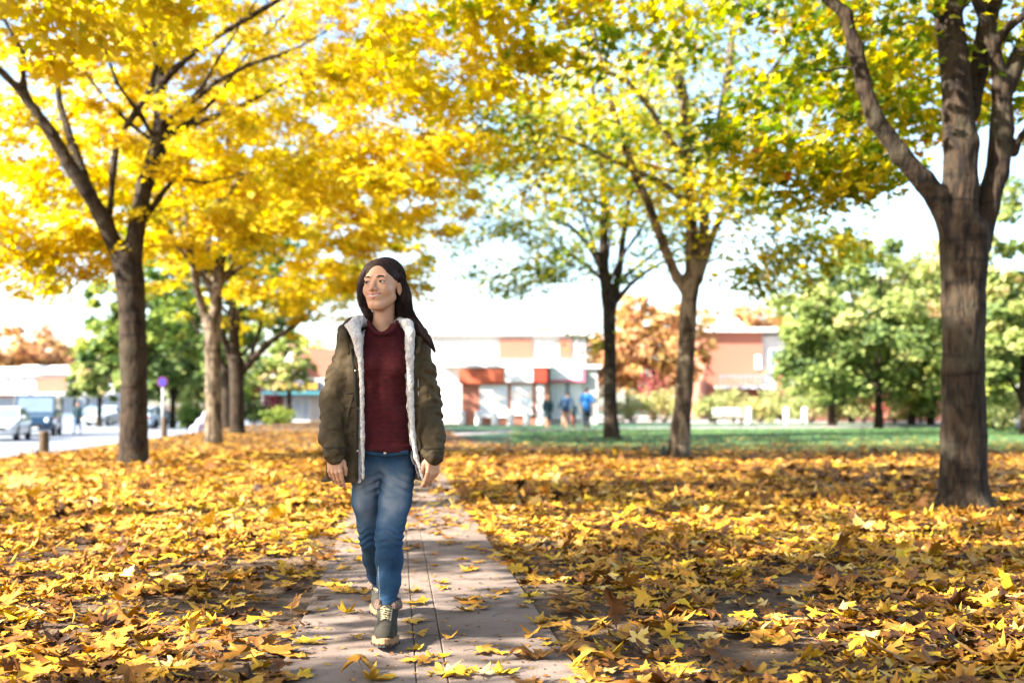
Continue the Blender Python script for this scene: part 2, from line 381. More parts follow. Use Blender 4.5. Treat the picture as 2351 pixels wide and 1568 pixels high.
# ---------------------------------------------------------------- fallen leaves
rs = np.random.RandomState(11)
def vn(x, y, f, seed): return wav(x, y, 0*x, f, seed)
def dens(x, y):
    s = x+SL*y; d = np.ones_like(x)
    on = (s > -.44) & (s < .70)
    d *= np.where(on, np.where(y < 9, 0., np.where(y < 16, .05+.12*(vn(x, y, 1.5, 3) > 0), .22)), 1)
    side = np.clip(np.where(s < 0, -.455-s, s-.717), 0, 9)
    near = sstep(1-np.abs(y-6.2)/3.5)
    wl = np.where(s < 0, .9, 1.1)
    d *= np.where(on, 1, 1-(.72*near+.1)*sstep(1-side/wl))
    bare = vn(x, y, 1.6, 8)
    d *= np.where((bare > .55) & (y < 9) & ~on, .25, 1)
    # bare trodden patch at the front right, in the middle distance left
    d *= 1-.88*np.exp(-(((x-1.0)/.5)**2+((y-4.8)/.5)**2))
    d *= 1-.85*np.exp(-(((x+1.75)/.8)**2+((y-7.4)/.4)**2))
    d *= 1-.7*np.exp(-(((x+1.15)/.35)**2+((y-5.4)/.8)**2))
    d *= 1-.7*np.exp(-(((x-1.9)/.5)**2+((y-7.2)/.3)**2))
    # thins out over the lawn
    fade = 1-sstep((y-(23+3*vn(x, y, .7, 4)))/14)*np.where(s > 2, .96, .3)
    d *= np.where(y > 20, fade, 1)
    d *= np.where(s < edge_s(y)+.2, .012, 1)
    for tx, ty, tr in ((W(2213, 1172, 11.5)[0], 11.5, .28), (W(305, 1065, 20.2)[0], 20.2, .27)):
        d *= np.where((x-tx)**2+(y-ty)**2 < tr*tr, 0, 1)
    return d
def scatter(y0, y1, per, margin, rs):
    A = (y1-y0)*((y0+y1)*.5*.92+2*margin); n = int(A*per)
    y = np.sqrt(rs.uniform(y0*y0, y1*y1, n)) if y0 > 8 else rs.uniform(y0, y1, n)
    x = rs.uniform(-1, 1, n)*(y*.46+margin)
    k = rs.rand(n) < dens(x, y)
    return x[k], y[k]
def litter_tint(x, y, n, rs):
    return np.clip(.50+.16*vn(x, y, 1.1, 21)+rs.normal(0, .27, n), 0, 1)
Vs, Fs, Ts, b = [], [], [], 0
for (y0, y1, per, mg, ring, sz, hz, crl) in ((3.0, 9.0, 400, 2.0, RING_HI, .088, .026, .30), (9.0, 14, 250, 2.2, RING_HI, .096, .02, .28), (14, 25, 130, 2.4, RING_MID, .12, .012, .22), (25, 44, 75, 3, RING_LO, .14, .004, .12), (44, 75, 14, 2, RING_LO, .16, .002, .1)):
    x, y = scatter(y0, y1, per, mg, rs); n = len(x)
    z = gh(x, y)+.008+rs.rand(n)**1.6*hz
    ti = .13 if y1 < 15 else .13 if y1 < 26 else .05
    N = np.stack((rs.normal(0, ti, n), rs.normal(0, ti, n), np.ones(n)), 1)
    up = rs.rand(n) < (.025 if y1 < 15 else .015 if y1 < 26 else 0); N[up] += rs.normal(0, 1.3, (up.sum(), 3))*np.array((1, 1, .1))
    V, F, fi = leaves(rs, np.stack((x, y, z), 1), N, sz*np.clip(rs.normal(.95, .36, n), .3, 1.7), ring, crl, True)
    t = litter_tint(x, y, n, rs); Vs.append(V); Ts.append(t[fi]); Fs.append(F+b); b += len(V)
# crumbs of leaf and grit on the slabs
n = 5200; y = rs.uniform(3.6, 13, n); s_ = rs.uniform(-1.5, 1.9, n); k = (rs.rand(n) < .35) | (vn(s_, y, 2.2, 40) > .2); y, s_ = y[k], s_[k]; n = len(y); x = s_-SL*y
V, F, fi = leaves(rs, np.stack((x, y, np.where((s_ > -.45) & (s_ < .71), .0175, .004)), 1), np.stack((rs.normal(0, .15, n), rs.normal(0, .15, n), np.ones(n)), 1), rs.uniform(.006, .026, n), RING_LO, .3, True)
Vs.append(V); Fs.append(F+b); Ts.append(rs.uniform(0, .8, n)[fi]); b += len(V)
tag(mk('fallen_leaves', np.concatenate(Vs), np.concatenate(Fs), mLITTER, tint=np.concatenate(Ts)), 'thick carpet of yellow and brown fallen maple leaves', 'leaf litter', kind='stuff')
# single leaves lying on the bare slabs, each a thing (stalk as a part)
hand = [(790,1350),(772,1337),(800,1362),(735,1403),(700,1440),(800,1408),(698,1474),(742,1467),(703,1540),(823,1552),(893,1556),(955,1386),(952,1359),(1015,1340),(870,1462),(848,1358),(960,1459),(940,1517),(985,1508),(1020,1506),(1032,1466),(1030,1550),(1070,1540),(1120,1500),(1160,1545),(1180,1558),(1195,1500),(1150,1362),(1200,1395),(1210,1385),(1060,1290),(1000,1277),(960,1292),(1110,1275),(1240,1510),(1250,1470),(1130,1240),(1050,1250),(820,1465),(745,1345),(820,1290),(990,1225),(1040,1200),(965,1195),(1260,1480),(1100,1552),(680,1508),(660,1560),(1085,1308),(930,1265),(1140,1190),(1080,1160),(1010,1150)]
LF = []
r2 = random.Random(77)
for u, v in hand:
    y = CAMZ*FPX/(v-929.); p = W(u, v, y); LF.append((p[0], y))
for i in range(70):
    y = r2.uniform(3.3, 9.); s = r2.uniform(-.44, .7); LF.append((s-SL*y, y))
cn = lambda t: 'dark brown' if t < .2 else 'orange brown' if t < .4 else 'amber' if t < .6 else 'golden yellow' if t < .82 else 'pale yellow'
seen = {}
for i, (x, y) in enumerate(LF):
    if abs(x+.57) < .1 and abs(y-4.95) < .2: continue
    size = r2.choice((.06, .085, .105, .125)); t = min(1, max(0, r2.gauss(.62, .2))); crl = r2.choice((.12, .25, .4))
    rs_ = np.random.RandomState(300+i)
    V, F, fi = leaves(rs_, np.array([[0, 0, .0]]), np.array([[r2.gauss(0, .06), r2.gauss(0, .06), 1]]), np.array([size]), RING_HI, crl, True)
    V[:, 2] += .002
    s = x+SL*y
    where = 'on the middle strip' if .07 < s < .21 else 'on the left slabs' if s <= .07 else 'on the right slabs'
    if s < -.455 or s > .717: where = 'on the earth by the path edge'
    dist = 'at the very front' if y < 4.4 else 'level with the lifted boot' if y < 5.1 else 'just behind the walker' if y < 6.5 else 'far up the path'
    shape = {.12: 'flat', .25: 'wavy', .4: 'curled'}[crl]; sz = {.06: 'tiny', .085: 'small', .105: 'broad', .125: 'large'}[size]
    lab = f'{sz} {shape} {cn(t)} leaf {where}, {dist}'
    o = mk('fallen_leaf', V, F, mLITTER, tint=np.full(len(F), t), loc=(x, y, .017 if -.455 < s < .717 else .004))
    tag(o, lab, 'fallen leaf', 'single leaves on the path slabs')
    a = r2.uniform(0, 6.28); L_ = size*.55; base = V[0]
    sv, sf = tubes([([base, base+np.array((math.cos(a)*L_*.5, math.sin(a)*L_*.5, .006-base[2]*.5)), np.array((base[0]+math.cos(a+.3)*L_, base[1]+math.sin(a+.3)*L_, .004))], [.0013, .0011, .0014])], 4)
    mk('stalk', sv, sf, mTWIG, o)
# blades of grass poking through at the lawn
n = 26000; y = np.sqrt(rs.uniform(24.5**2, 50**2, n)); x = rs.uniform(.0, 1, n)*y*.52; s = x+SL*y; k = s > 2.6+4.5*np.exp(-(y-24)/3); x, y = x[k], y[k]; n = len(x)
a = rs.rand(n)*6.28; hgt = rs.uniform(.04, .1, n); w = .012
V = np.stack((np.stack((x-w*np.cos(a), y-w*np.sin(a), 0*x), 1), np.stack((x+w*np.cos(a), y+w*np.sin(a), 0*x), 1), np.stack((x+rs.normal(0, .03, n), y+rs.normal(0, .03, n), hgt), 1)), 1).reshape(-1, 3)
tag(mk('grass', V, np.arange(3*n).reshape(-1, 3), M('grass_blade', [(.3, (.05, .12, .04)), (.7, (.13, .22, .06))], nscale=3)), 'short green grass of the lawn with leaves on it', 'grass', kind='stuff')

# ---------------------------------------------------------------- trees
def grow(rs, S, Sr, C):
    """connects every clump centre to the nearest wood; returns branch polylines"""
    S = [np.array(S)]; Rr = [np.array(Sr)]; out = []
    A = S[0]; B = Rr[0]
    d0 = np.array([np.min(np.linalg.norm(A-c, axis=1)) for c in C])
    for i in np.argsort(d0):
        c = C[i]; D = A-c; dd = np.linalg.norm(D, axis=1)
        cost = dd+.7*np.maximum(0, D[:, 2]+.15)
        j = int(np.argmin(cost)); p0 = A[j]; d = dd[j]
        if d < .05: continue
        out_dir = c-p0; mid = p0+out_dir*.5+np.array((0, 0, .10*d))+rs.normal(0, .05*d, 3)
        t = np.linspace(0, 1, 6)[:, None]
        P = (1-t)**2*p0+2*t*(1-t)*mid+t*t*c; P[1:-1] += rs.normal(0, .018*d+.004, (4, 3))
        r0 = min(B[j]*.7, .007+.011*d); r = np.linspace(r0, .0035, 6)
        out.append((P, r)); A = np.concatenate((A, P[1:])); B = np.concatenate((B, r[1:]))
    return out
def maple(name, base, wood, ells, nclump, nleaf, mat, label, seed, size=.13, ring=RING_MID, vox=.03, bark=None, tmean=.5, tsd=.2, clump_r=(.48, .48, .22), group='maple trees lining the path', cat='tree', holes=.15):
    """wood: list of limbs, each a list of (point, radius); ells: list of (centre, radii, weight)"""
    rs = np.random.RandomState(seed)
    root = empty(name, tuple(base), label, cat, group)
    allp = np.concatenate([np.array([p for p, r in l]) for l in wood]); mr = max(r for l in wood for p, r in l)
    f = Field(allp.min(0)-mr-.1, allp.max(0)+mr+.1, vox)
    for l in wood: f.chain([(p, max(r-.012 if r > .06 else r, vox*.8)) for p, r in l], k=.04)
    # bark ridges and burrs
    X, Y, Z = (f.ax[0][:, None, None].astype(np.float32), f.ax[1][None, :, None].astype(np.float32), f.ax[2][None, None].astype(np.float32))
    near = np.abs(f.F) < vox*3
    ii = np.argwhere(near); xx, yy, zz = f.ax[0][ii[:, 0]], f.ax[1][ii[:, 1]], f.ax[2][ii[:, 2]]
    f.F[near] += (.012*wav(xx, yy, zz*.35, 16, seed)+.006*wav(xx, yy, zz*.3, 45, seed+1)).astype(np.float32)
    V, F = f.mesh(); del f
    V = V[:, :]
    mk('trunk', V, F, bark or mBARK, root, world=True, smooth=True)
    S = []; Sr = []
    for l in wood[1:] if len(wood) > 1 else wood:
        P = np.array([p for p, r in l]); rr_ = np.array([r for p, r in l]); t = np.linspace(0, len(P)-1, len(P)*5)
        S.append(np.stack([np.interp(t, range(len(P)), P[:, i]) for i in range(3)], 1)); Sr.append(np.interp(t, range(len(P)), rr_))
    S = np.concatenate(S); Sr = np.concatenate(Sr)
    C = []; w = np.array([e[2] for e in ells], float); w /= w.sum()
    for e, ww in zip(ells, w):
        k = int(nclump*ww)+1; got = 0
        while got < k:
            v = rs.normal(size=3); v /= np.linalg.norm(v); v *= rs.rand()**(1/2.3)
            p = np.array(e[0])+v*np.array(e[1])
            if wav(p[0], p[1], p[2], 1.5, seed+5) < -1+2*holes*.6: 
                if rs.rand() < .8: continue
            C.append(p); got += 1
    C = np.array(C)
    br = grow(rs, S, Sr, C)
    bv, bf = tubes(br, 5); mk('branches', bv, bf, mTWIG, root, world=True, smooth=True)
    k = rs.randint(0, len(C), nleaf); cr = np.array(clump_r)*rs.uniform(.6, 1.25, (len(C), 1))
    off = rs.normal(size=(nleaf, 3)); off /= np.linalg.norm(off, axis=1, keepdims=True); off *= rs.rand(nleaf, 1)**.5
    P = C[k]+off*cr[k]; P[:, 2] -= .28*(off[:, 0]**2+off[:, 1]**2)*cr[k][:, 0]*.8
    ctr = np.array(ells[0][0]); outw = P-ctr; outw[:, 2] = 0; outw /= np.linalg.norm(outw, axis=1, keepdims=True)+1e-6
    N = np.stack((rs.normal(0, .55, nleaf), rs.normal(0, .55, nleaf), np.full(nleaf, .9)), 1)+outw*.45
    V, F, fi = leaves(rs, P, N, size*np.clip(rs.normal(1, .22, nleaf), .5, 1.4), ring, .35)
    ct = rs.normal(0, tsd*.7, len(C)); hgt = (P[:, 2]-ctr[2])/ells[0][1][2]
    t = np.clip(tmean+ct[k]+rs.normal(0, tsd*.55, nleaf)+.08*hgt+.12*wav(P[:, 0], P[:, 1], P[:, 2], .8, seed+9), 0, 1)
    mk('crown', V, F, mat, root, world=True, tint=t[fi])
    return root
def L2(y, pts, m=None):
    """limb given by (u, v, radius px, depth offset)"""
    k = y/FPX; return [(W(u, v, y+dy), r*k) for (u, v, r, dy) in pts]
def up(p, tip, r0, r1, rs, n=5):
    p = np.array(p); tip = np.array(tip); t = np.linspace(0, 1, n)
    return [(p+(tip-p)*a+(rs.normal(0, .12, 3) if 0 < a < 1 else 0)*np.array((1, 1, .3)), r0+(r1-r0)*a) for a in t]
rg = np.random.RandomState(3)
def extend(l, dx, dy, dz, r1=.03):
    p, r = l[-1]; q = np.array(p)
    l.append((q+np.array((dx*.5, dy*.5, dz*.5))+rg.normal(0, .08, 3), (r+r1)/2)); l.append((q+np.array((dx, dy, dz)), r1)); return l
def spread(c, z0, R_, zt, n, r0, seed):
    """limbs fanning out in depth and height from a fork"""
    rr_ = np.random.RandomState(seed); out = []
    for i in range(n):
        a = 2*math.pi*(i+rr_.rand()*.6)/n; q = R_*rr_.uniform(.55, .95)
        tip = np.array((c[0]+math.cos(a)*q, c[1]+math.sin(a)*q, zt*rr_.uniform(.72, 1.0)))
        b = np.array((c[0], c[1], z0+rr_.uniform(-.1, .9))); m = b+(tip-b)*np.array((.45, .45, .35))
        out.append([(b, r0), (b+(m-b)*.5+rr_.normal(0, .06, 3), r0*.85), (m, r0*.7), ((m+tip)/2+rr_.normal(0, .12, 3), r0*.45), (tip, r0*.2)])
    return out
# -- right row
y = 11.5
w1 = [L2(y, [(2214, 1190, 66, 0), (2213, 1165, 60, 0), (2212, 1120, 56, 0), (2212, 1000, 53, 0), (2212, 850, 50, 0), (2213, 700, 50, 0), (2213, 600, 53, 0), (2214, 540, 58, 0)]),
      L2(y, [(2205, 560, 45, 0), (2205, 430, 41, 0), (2206, 330, 41, 0), (2200, 250, 37, 0), (2190, 130, 35, .1), (2172, 0, 33, .2)]),
      L2(y, [(2180, 520, 30, 0), (2151, 455, 28, -.05), (2120, 415, 27, -.1), (2067, 355, 24, -.15), (2012, 278, 22, -.2), (1982, 199, 20, -.2), (1962, 109, 19, -.2), (1942, 35, 18, -.2), (1900, -5, 16, -.2), (1840, -40, 13, 0)]),
      L2(y, [(2240, 560, 38, .1), (2262, 480, 32, .1), (2288, 400, 29, .1), (2300, 300, 28, .1), (2303, 200, 25, .1)]),
      L2(y, [(2303, 200, 22, .1), (2278, 100, 17, 0), (2245, 0, 15, -.1), (2225, -70, 13, -.1)]),
      L2(y, [(2303, 210, 27, .1), (2335, 140, 24, .1), (2370, 60, 22, .3), (2420, -60, 18, .6)]),
      L2(y, [(2220, 260, 30, .2), (2255, 110, 26, .4), (2279, 0, 25, .5), (2290, -120, 20, .8)]),
      L2(y, [(2330, 352, 10, .1), (2347, 310, 7, 0), (2370, 260, 5, 0)]),
      L2(y, [(2280, 110, 12, 0), (2320, 60, 10, -.2), (2380, 15, 9, -.4)])]
extend(w1[1], -.3, .3, 2.6); extend(w1[2], -1.6, -.4, 1.2); extend(w1[6], .4, 1.2, 2.); extend(w1[5], 1.4, .6, 1.6)
for a, q in ((0, -2.6), (0, -1.9), (0, -1.1), (0, -.5), (0, .1), (0, 1.5), (0, 3.1)):    # root flare
    p = W(2213, 1172, y); w1.append([(p+np.array((0, 0, .28)), .16), (p+np.array((.33*math.cos(q), .33*math.sin(q), -.05)), .06)])
w1 += spread((4.6, 11.6), 5.2, 3.4, 8.2, 4, .06, 41)
maple('maple_tree', W(2213, 1172, y)*np.array((1, 1, 0)), w1,
      [((4.6, 12.0, 6.8), (3.9, 3.9, 2.7), 1.0), (tuple(W(1900, 400, 13.5)), (.95, .9, .42), .13), (tuple(W(1740, 330, 13)), (.7, .8, .5), .07), (tuple(W(2060, 240, 15)), (.7, 1.4, 1.1), .12), (tuple(W(1950, 130, 14)), (1.3, 1.2, .6), .1), (tuple(W(2330, 200, 14)), (.5, 1, 1.0), .04), (tuple(W(1300, 70, 13.5)), (1.5, 1.2, .5), .09)],
      340, 11500, mLEAF_R, 'nearest thick brown maple trunk on the right, forking into curved limbs', 1, size=.12, vox=.02, bark=mBARK, tmean=.55, tsd=.26, clump_r=(.6, .6, .3))
y = 22.3
w2 = [L2(y, [(1557, 1060, 40, 0), (1558, 1040, 32, 0), (1563, 980, 27, 0), (1570, 900, 25, 0), (1576, 800, 24, 0), (1580, 720, 24, 0), (1588, 640, 26, 0)]),
      L2(y, [(1592, 640, 24, 0), (1587, 500, 18, 0), (1580, 398, 16, 0), (1575, 298, 14, 0), (1570, 224, 13, 0), (1555, 149, 11, .2), (1545, 50, 10, .3), (1536, -20, 9, .4)]),
      L2(y, [(1575, 670, 16, 0), (1555, 640, 14, 0), (1526, 572, 12, -.2), (1491, 472, 11, -.4), (1461, 408, 11, -.5), (1436, 338, 10, -.6), (1406, 249, 9, -.7), (1384, 164, 8, -.8), (1360, 60, 7, -1)]),
      L2(y, [(1600, 640, 20, 0), (1615, 560, 17, .1), (1617, 472, 15, .2), (1634, 363, 13, .3), (1654, 278, 12, .4), (1669, 199, 11, .5), (1678, 100, 9, .6), (1705, 10, 8, .7)]),
      L2(y, [(1610, 620, 11, 0), (1630, 560, 10, .2), (1649, 507, 9, .3), (1684, 457, 7, .5), (1740, 420, 5, .8), (1800, 400, 4, 1)]),
      L2(y, [(1575, 465, 9, 0), (1526, 423, 7, -.2), (1451, 388, 7, -.4), (1386, 358, 6, -.6), (1302, 318, 4, -.8), (1217, 298, 3, -1)]),
      L2(y, [(1575, 400, 9, 0), (1536, 318, 7, -.3), (1486, 239, 6, -.5), (1436, 184, 5, -.8), (1366, 154, 4, -1.2)]),
      L2(y, [(1570, 230, 9, 0), (1530, 150, 6, .2), (1490, 70, 5, .4), (1470, 0, 4, .5)]),
      L2(y, [(1640, 350, 8, .3), (1700, 270, 6, .4), (1760, 190, 5, .2), (1800, 120, 4, 0)])]
w2 = [[(q, r*(.86 if r > .12 else 1)) for q, r in l] for l in w2]
extend(w2[1], -.2, .3, 2.6); extend(w2[3], .8, .5, 2); extend(w2[2], -.5, -.5, 1.6)
w2 += spread((3.5, 22.4), 5.2, 3.6, 9.3, 5, .045, 42)
maple('maple_tree', W(1558, 1052, y)*np.array((1, 1, 0)), w2,
      [((3.5, 22.4, 7.4), (4.3, 4.2, 3.5), 1.0), (tuple(W(1800, 600, 22.5)), (1.3, 1.3, .62), .12), (tuple(W(1700, 450, 21)), (1.4, 1.3, .6), .08), (tuple(W(1230, 340, 21)), (1.7, 1.4, 1.0), .12), (tuple(W(1080, 240, 20)), (1.4, 1.3, .9), .08), (tuple(W(1880, 560, 22)), (1.2, 1.2, .8), .08), (tuple(W(1950, 380, 22)), (1.2, 1.2, .9), .08)],
      360, 10500, mLEAF_R, 'middle maple on the right with a small black backpack at its foot', 2, size=.125, vox=.03, bark=mBARK2, tmean=.52, tsd=.24, clump_r=(.8, .8, .36))
y = 36
w3 = [L2(y, [(1405, 1010, 26, 0), (1404, 995, 20, 0), (1401, 930, 16, 0), (1400, 800, 15, 0), (1398, 690, 16, 0)]),
      L2(y, [(1395, 700, 14, 0), (1385, 620, 12, 0), (1388, 500, 11, 0), (1385, 400, 10, 0), (1372, 300, 8, .2), (1360, 200, 6, .4), (1350, 90, 5, .5)]),
      L2(y, [(1386, 630, 7, 0), (1350, 560, 6, -.4), (1310, 520, 4, -.8), (1260, 500, 3, -1.2)]),
      L2(y, [(1405, 710, 12, 0), (1422, 620, 9, .2), (1430, 550, 8, .4), (1440, 480, 7, .6), (1452, 400, 6, .9), (1465, 300, 4, 1.2)]),
      L2(y, [(1408, 700, 8, 0), (1450, 650, 6, 0), (1490, 620, 4, 0), (1525, 600, 3, 0)]),
      L2(y, [(1386, 520, 6, 0), (1330, 440, 4, .5), (1270, 390, 3, 1)])]
w3 += spread((3.1, 36), 4.6, 3.6, 10, 5, .07, 43)
maple('maple_tree', W(1405, 1005, y)*np.array((1, 1, 0)), w3,
      [((3.2, 36, 8.4), (4.7, 4.5, 3.6), 1.0), (tuple(W(1190, 640, 35)), (1.7, 1.2, .55), .09), (tuple(W(1120, 500, 35)), (1.8, 1.4, 1.2), .12), (tuple(W(1060, 380, 34)), (2, 1.5, 1.4), .12), (tuple(W(1250, 600, 35)), (1.8, 1.4, .8), .08), (tuple(W(1360, 780, 36)), (.5, .5, .3), .012)],
      360, 10500, mLEAF_R, 'slim farthest maple on the right near the walking people', 3, size=.14, vox=.035, tmean=.43, tsd=.22, clump_r=(.85, .85, .4))
# -- left row
y = 20.2
w4 = [L2(y, [(306, 1085, 44, 0), (306, 1062, 38, 0), (307, 1020, 34, 0), (308, 920, 31, 0), (306, 800, 31, 0), (303, 700, 32, 0), (298, 640, 34, 0), (290, 590, 34, 0)]),
      L2(y, [(302, 620, 26, 0), (308, 560, 23, 0), (318, 497, 21, 0), (333, 423, 20, 0), (358, 348, 19, 0), (368, 278, 17, 0), (366, 199, 15, 0), (363, 124, 14, .2), (356, 50, 12, .3), (348, -20, 10, .4)]),
      L2(y, [(285, 620, 24, 0), (268, 570, 21, 0), (240, 510, 20, -.2), (203, 445, 18, -.3), (155, 372, 17, -.4), (120, 310, 15, -.5), (80, 255, 13, -.6), (40, 200, 11, -.7), (-15, 150, 9, -.8)]),
      L2(y, [(205, 445, 14, -.3), (190, 400, 13, -.1), (169, 340, 12, 0), (139, 249, 10, .2), (132, 199, 8, .2), (144, 149, 7, .2), (199, 75, 6, .3), (244, 0, 5, .4)]),
      L2(y, [(72, 245, 8, -.6), (54, 190, 8, -.7), (52, 124, 7, -.8), (30, 85, 6, -.9), (0, 25, 5, -1)]),
      L2(y, [(250, 500, 9, 0), (254, 470, 9, -.3), (259, 398, 9, -.4), (269, 323, 8, -.4), (308, 264, 7, -.4), (348, 199, 7, -.3), (365, 120, 6, -.5), (400, 30, 5, -.8)]),
      L2(y, [(370, 195, 11, 0), (400, 160, 10, -.2), (440, 125, 9, -.4), (497, 85, 8, -.6), (572, 40, 7, -.8), (641, 0, 6, -1)]),
      L2(y, [(368, 325, 10, 0), (400, 303, 9, .1), (448, 283, 8, .2), (537, 254, 7, .4), (597, 219, 5, .6), (696, 169, 4, .8), (845, 114, 3, 1)]),
      L2(y, [(370, 280, 9, 0), (400, 262, 8, -.3), (433, 239, 7, -.5), (497, 189, 6, -.8), (572, 149, 5, -1), (671, 117, 4, -1.3), (746, 75, 3, -1.6)]),
      L2(y, [(335, 500, 8, 0), (365, 455, 7, .3), (400, 410, 5, .6), (470, 420, 4, .9), (560, 400, 3, 1.2)]),
      L2(y, [(366, 110, 8, 0), (330, 60, 7, .2), (290, 0, 6, .3)])]
extend(w4[1], -.1, .4, 3); extend(w4[2], -1, -.4, 1.5)
w4 += spread((-6.3, 20.3), 5.6, 4.0, 9.3, 5, .05, 44)
maple('maple_tree', W(305, 1065, y)*np.array((1, 1, 0)), w4,
      [((-6.7, 21.6, 7.3), (5.5, 4.4, 3.7), 1.0), (tuple(W(930, 330, 19)), (1.6, 1.4, .9), .1), (tuple(W(900, 130, 19)), (1.8, 1.5, 1.0), .12), (tuple(W(150, 620, 21)), (1.5, 1.2, .5), .05), (tuple(W(70, 560, 20.5)), (1.6, 1.4, .75), .12), (tuple(W(800, 420, 19.5)), (1.8, 1.5, .9), .12), (tuple(W(560, 520, 21)), (1.3, 1.2, .5), .05), (tuple(W(150, 450, 22)), (2.2, 1.2, 1.), .1)],
      520, 31000, mLEAF_L, 'largest yellow maple on the left, its trunk forking into two big limbs', 4, size=.115, vox=.03, bark=mBARK, tmean=.47, tsd=.2, holes=.05)
y = 30.8
w5 = [L2(y, [(490, 1028, 27, 0), (490, 1005, 21, 0), (490, 900, 19, 0), (489, 800, 19, 0), (487, 740, 20, 0)]),
      L2(y, [(492, 760, 16, 0), (500, 660, 14, 0), (510, 560, 12, 0), (522, 480, 10, .2), (530, 400, 9, .4), (520, 250, 7, .6), (510, 100, 5, .8)]),
      L2(y, [(480, 760, 12, 0), (462, 700, 10, 0), (448, 640, 9, -.2), (436, 560, 8, -.4), (420, 440, 6, -.8)]),
      L2(y, [(440, 600, 9, -.3), (423, 557, 9, -.6), (477, 487, 9, -1.5), (562, 398, 8, -2.5), (646, 373, 6, -3), (771, 298, 4, -3.5), (866, 296, 3, -4), (1000, 298, 2.2, -4.5)]),
      L2(y, [(495, 700, 9, 0), (470, 620, 8, .4), (480, 540, 6, .8), (500, 470, 5, 1)])]
w5 += spread((-8.1, 31), 4.2, 3.8, 9, 5, .08, 45)
maple('maple_tree', W(490, 1018, y)*np.array((1, 1, 0)), w5,
      [((-8.1, 31, 7.6), (5.3, 4.8, 4.0), 1.0), (tuple(W(830, 620, 29.5)), (1.9, 1.6, .9), .15), (tuple(W(250, 560, 31)), (1.8, 1.5, .9), .08), (tuple(W(740, 480, 28)), (2.2, 1.6, 1), .12), (tuple(W(960, 480, 29)), (1.6, 1.5, 1.3), .1), (tuple(W(1010, 330, 28)), (1.6, 1.5, 1.2), .09), (tuple(W(760, 70, 28)), (2.4, 1.8, 1.3), .1)],
      440, 28000, mLEAF_L, 'second maple of the left row, slimmer, with pale mottled bark', 5, size=.14, vox=.035, ring=RING_MID, bark=mBARK2, tmean=.45, tsd=.2, holes=.05)
y = 41.5
w6 = [L2(y, [(546, 1003, 23, 0), (545, 985, 18, 0), (544, 900, 17, 0), (543, 830, 18, 0)]),
      L2(y, [(543, 850, 14, 0), (535, 740, 12, 0), (532, 600, 9, 0), (540, 480, 7, 0), (545, 350, 5, 0)]),
      L2(y, [(550, 860, 11, 0), (575, 830, 9, 0), (620, 785, 8, 0), (680, 745, 6, 0), (730, 700, 4, 0)]),
      L2(y, [(536, 840, 10, 0), (515, 780, 8, 0), (500, 700, 6, 0)]),
      L2(y, [(570, 840, 7, 0), (600, 740, 5, .3), (610, 660, 4, .6)])]
w6 += spread((-10, 41.5), 3.8, 3.8, 9, 5, .09, 46)
maple('maple_tree', W(545, 995, y)*np.array((1, 1, 0)), w6,
      [((-10, 41.5, 7.3), (5.2, 4.8, 4.1), 1.0), (tuple(W(680, 700, 41)), (2.2, 1.5, .8), .12), (tuple(W(900, 560, 40)), (1.8, 1.5, 1.2), .12), (tuple(W(760, 660, 41)), (2.2, 1.5, 1.0), .12)],
      340, 11500, mLEAF_R, 'third maple of the left row with a low bough to the right', 6, size=.17, vox=.04, tmean=.7, tsd=.2, holes=.05)
y = 53
w7 = [L2(y, [(522, 990, 18, 0), (521, 975, 14, 0), (521, 850, 13, 0)])]+spread((W(521, 850, y)[0], y), 2.4, 3.8, 9, 6, .12, 47)
maple('maple_tree', W(522, 983, y)*np.array((1, 1, 0)), w7, [((W(521, 850, y)[0], y, 7.3), (4.9, 4.8, 4.2), 1.0)], 260, 10000, mLEAF_G,
      'dark trunked green maple standing just behind the left row', 7, size=.24, vox=.05, ring=RING_LO, tmean=.45, tsd=.2)
# -- trees of the same rows beside and behind the camera; their crowns overhang the picture and shade it
def side_tree(x, y, seed, R_, zc, rz, extra, nc, nl, mat, label, tm, ho=.45):
    wd_ = [[(np.array((x, y, -.1)), .3), (np.array((x, y, .4)), .24), (np.array((x+.05, y, 3.2)), .21)]]+spread((x, y), 2.9, R_*.8, zc+rz*.6, 6, .11, seed)
    maple('maple_tree', (x, y, 0), wd_, [((x, y, zc), (R_, R_, rz), 1.0)]+extra, nc, nl, mat, label, seed, size=.135, vox=.04, tmean=tm, tsd=.22, holes=ho, clump_r=(.5, .5, .26))
side_tree(-5.9, 9.6, 51, 4.0, 7.6, 3.5, [(tuple(W(1010, 110, 13.5)), (1.5, 1.3, .7), .08), (tuple(W(250, 60, 12)), (1.4, 1.2, .6), .05)], 210, 13500, mLEAF_L, 'yellow green maple crown overhanging the top left corner', .42)
side_tree(-4.9, -1.4, 52, 5.4, 6.8, 3.3, [((-6.2, 3.4, 6.2), (2.9, 2.3, 2.6), .3), ((-6.4, 4.6, 9.4), (2.8, 2.8, 1.8), .22)], 230, 24000, mLEAF_L, 'maple of the left row standing behind the photographer', .4)  # extra crown lobes added out of view to shade woman, ground and nearest trunk
side_tree(5.8, .2, 53, 4.6, 7.0, 2.9, [], 240, 9000, mLEAF_R, 'maple of the right row standing beside the photographer', .5)
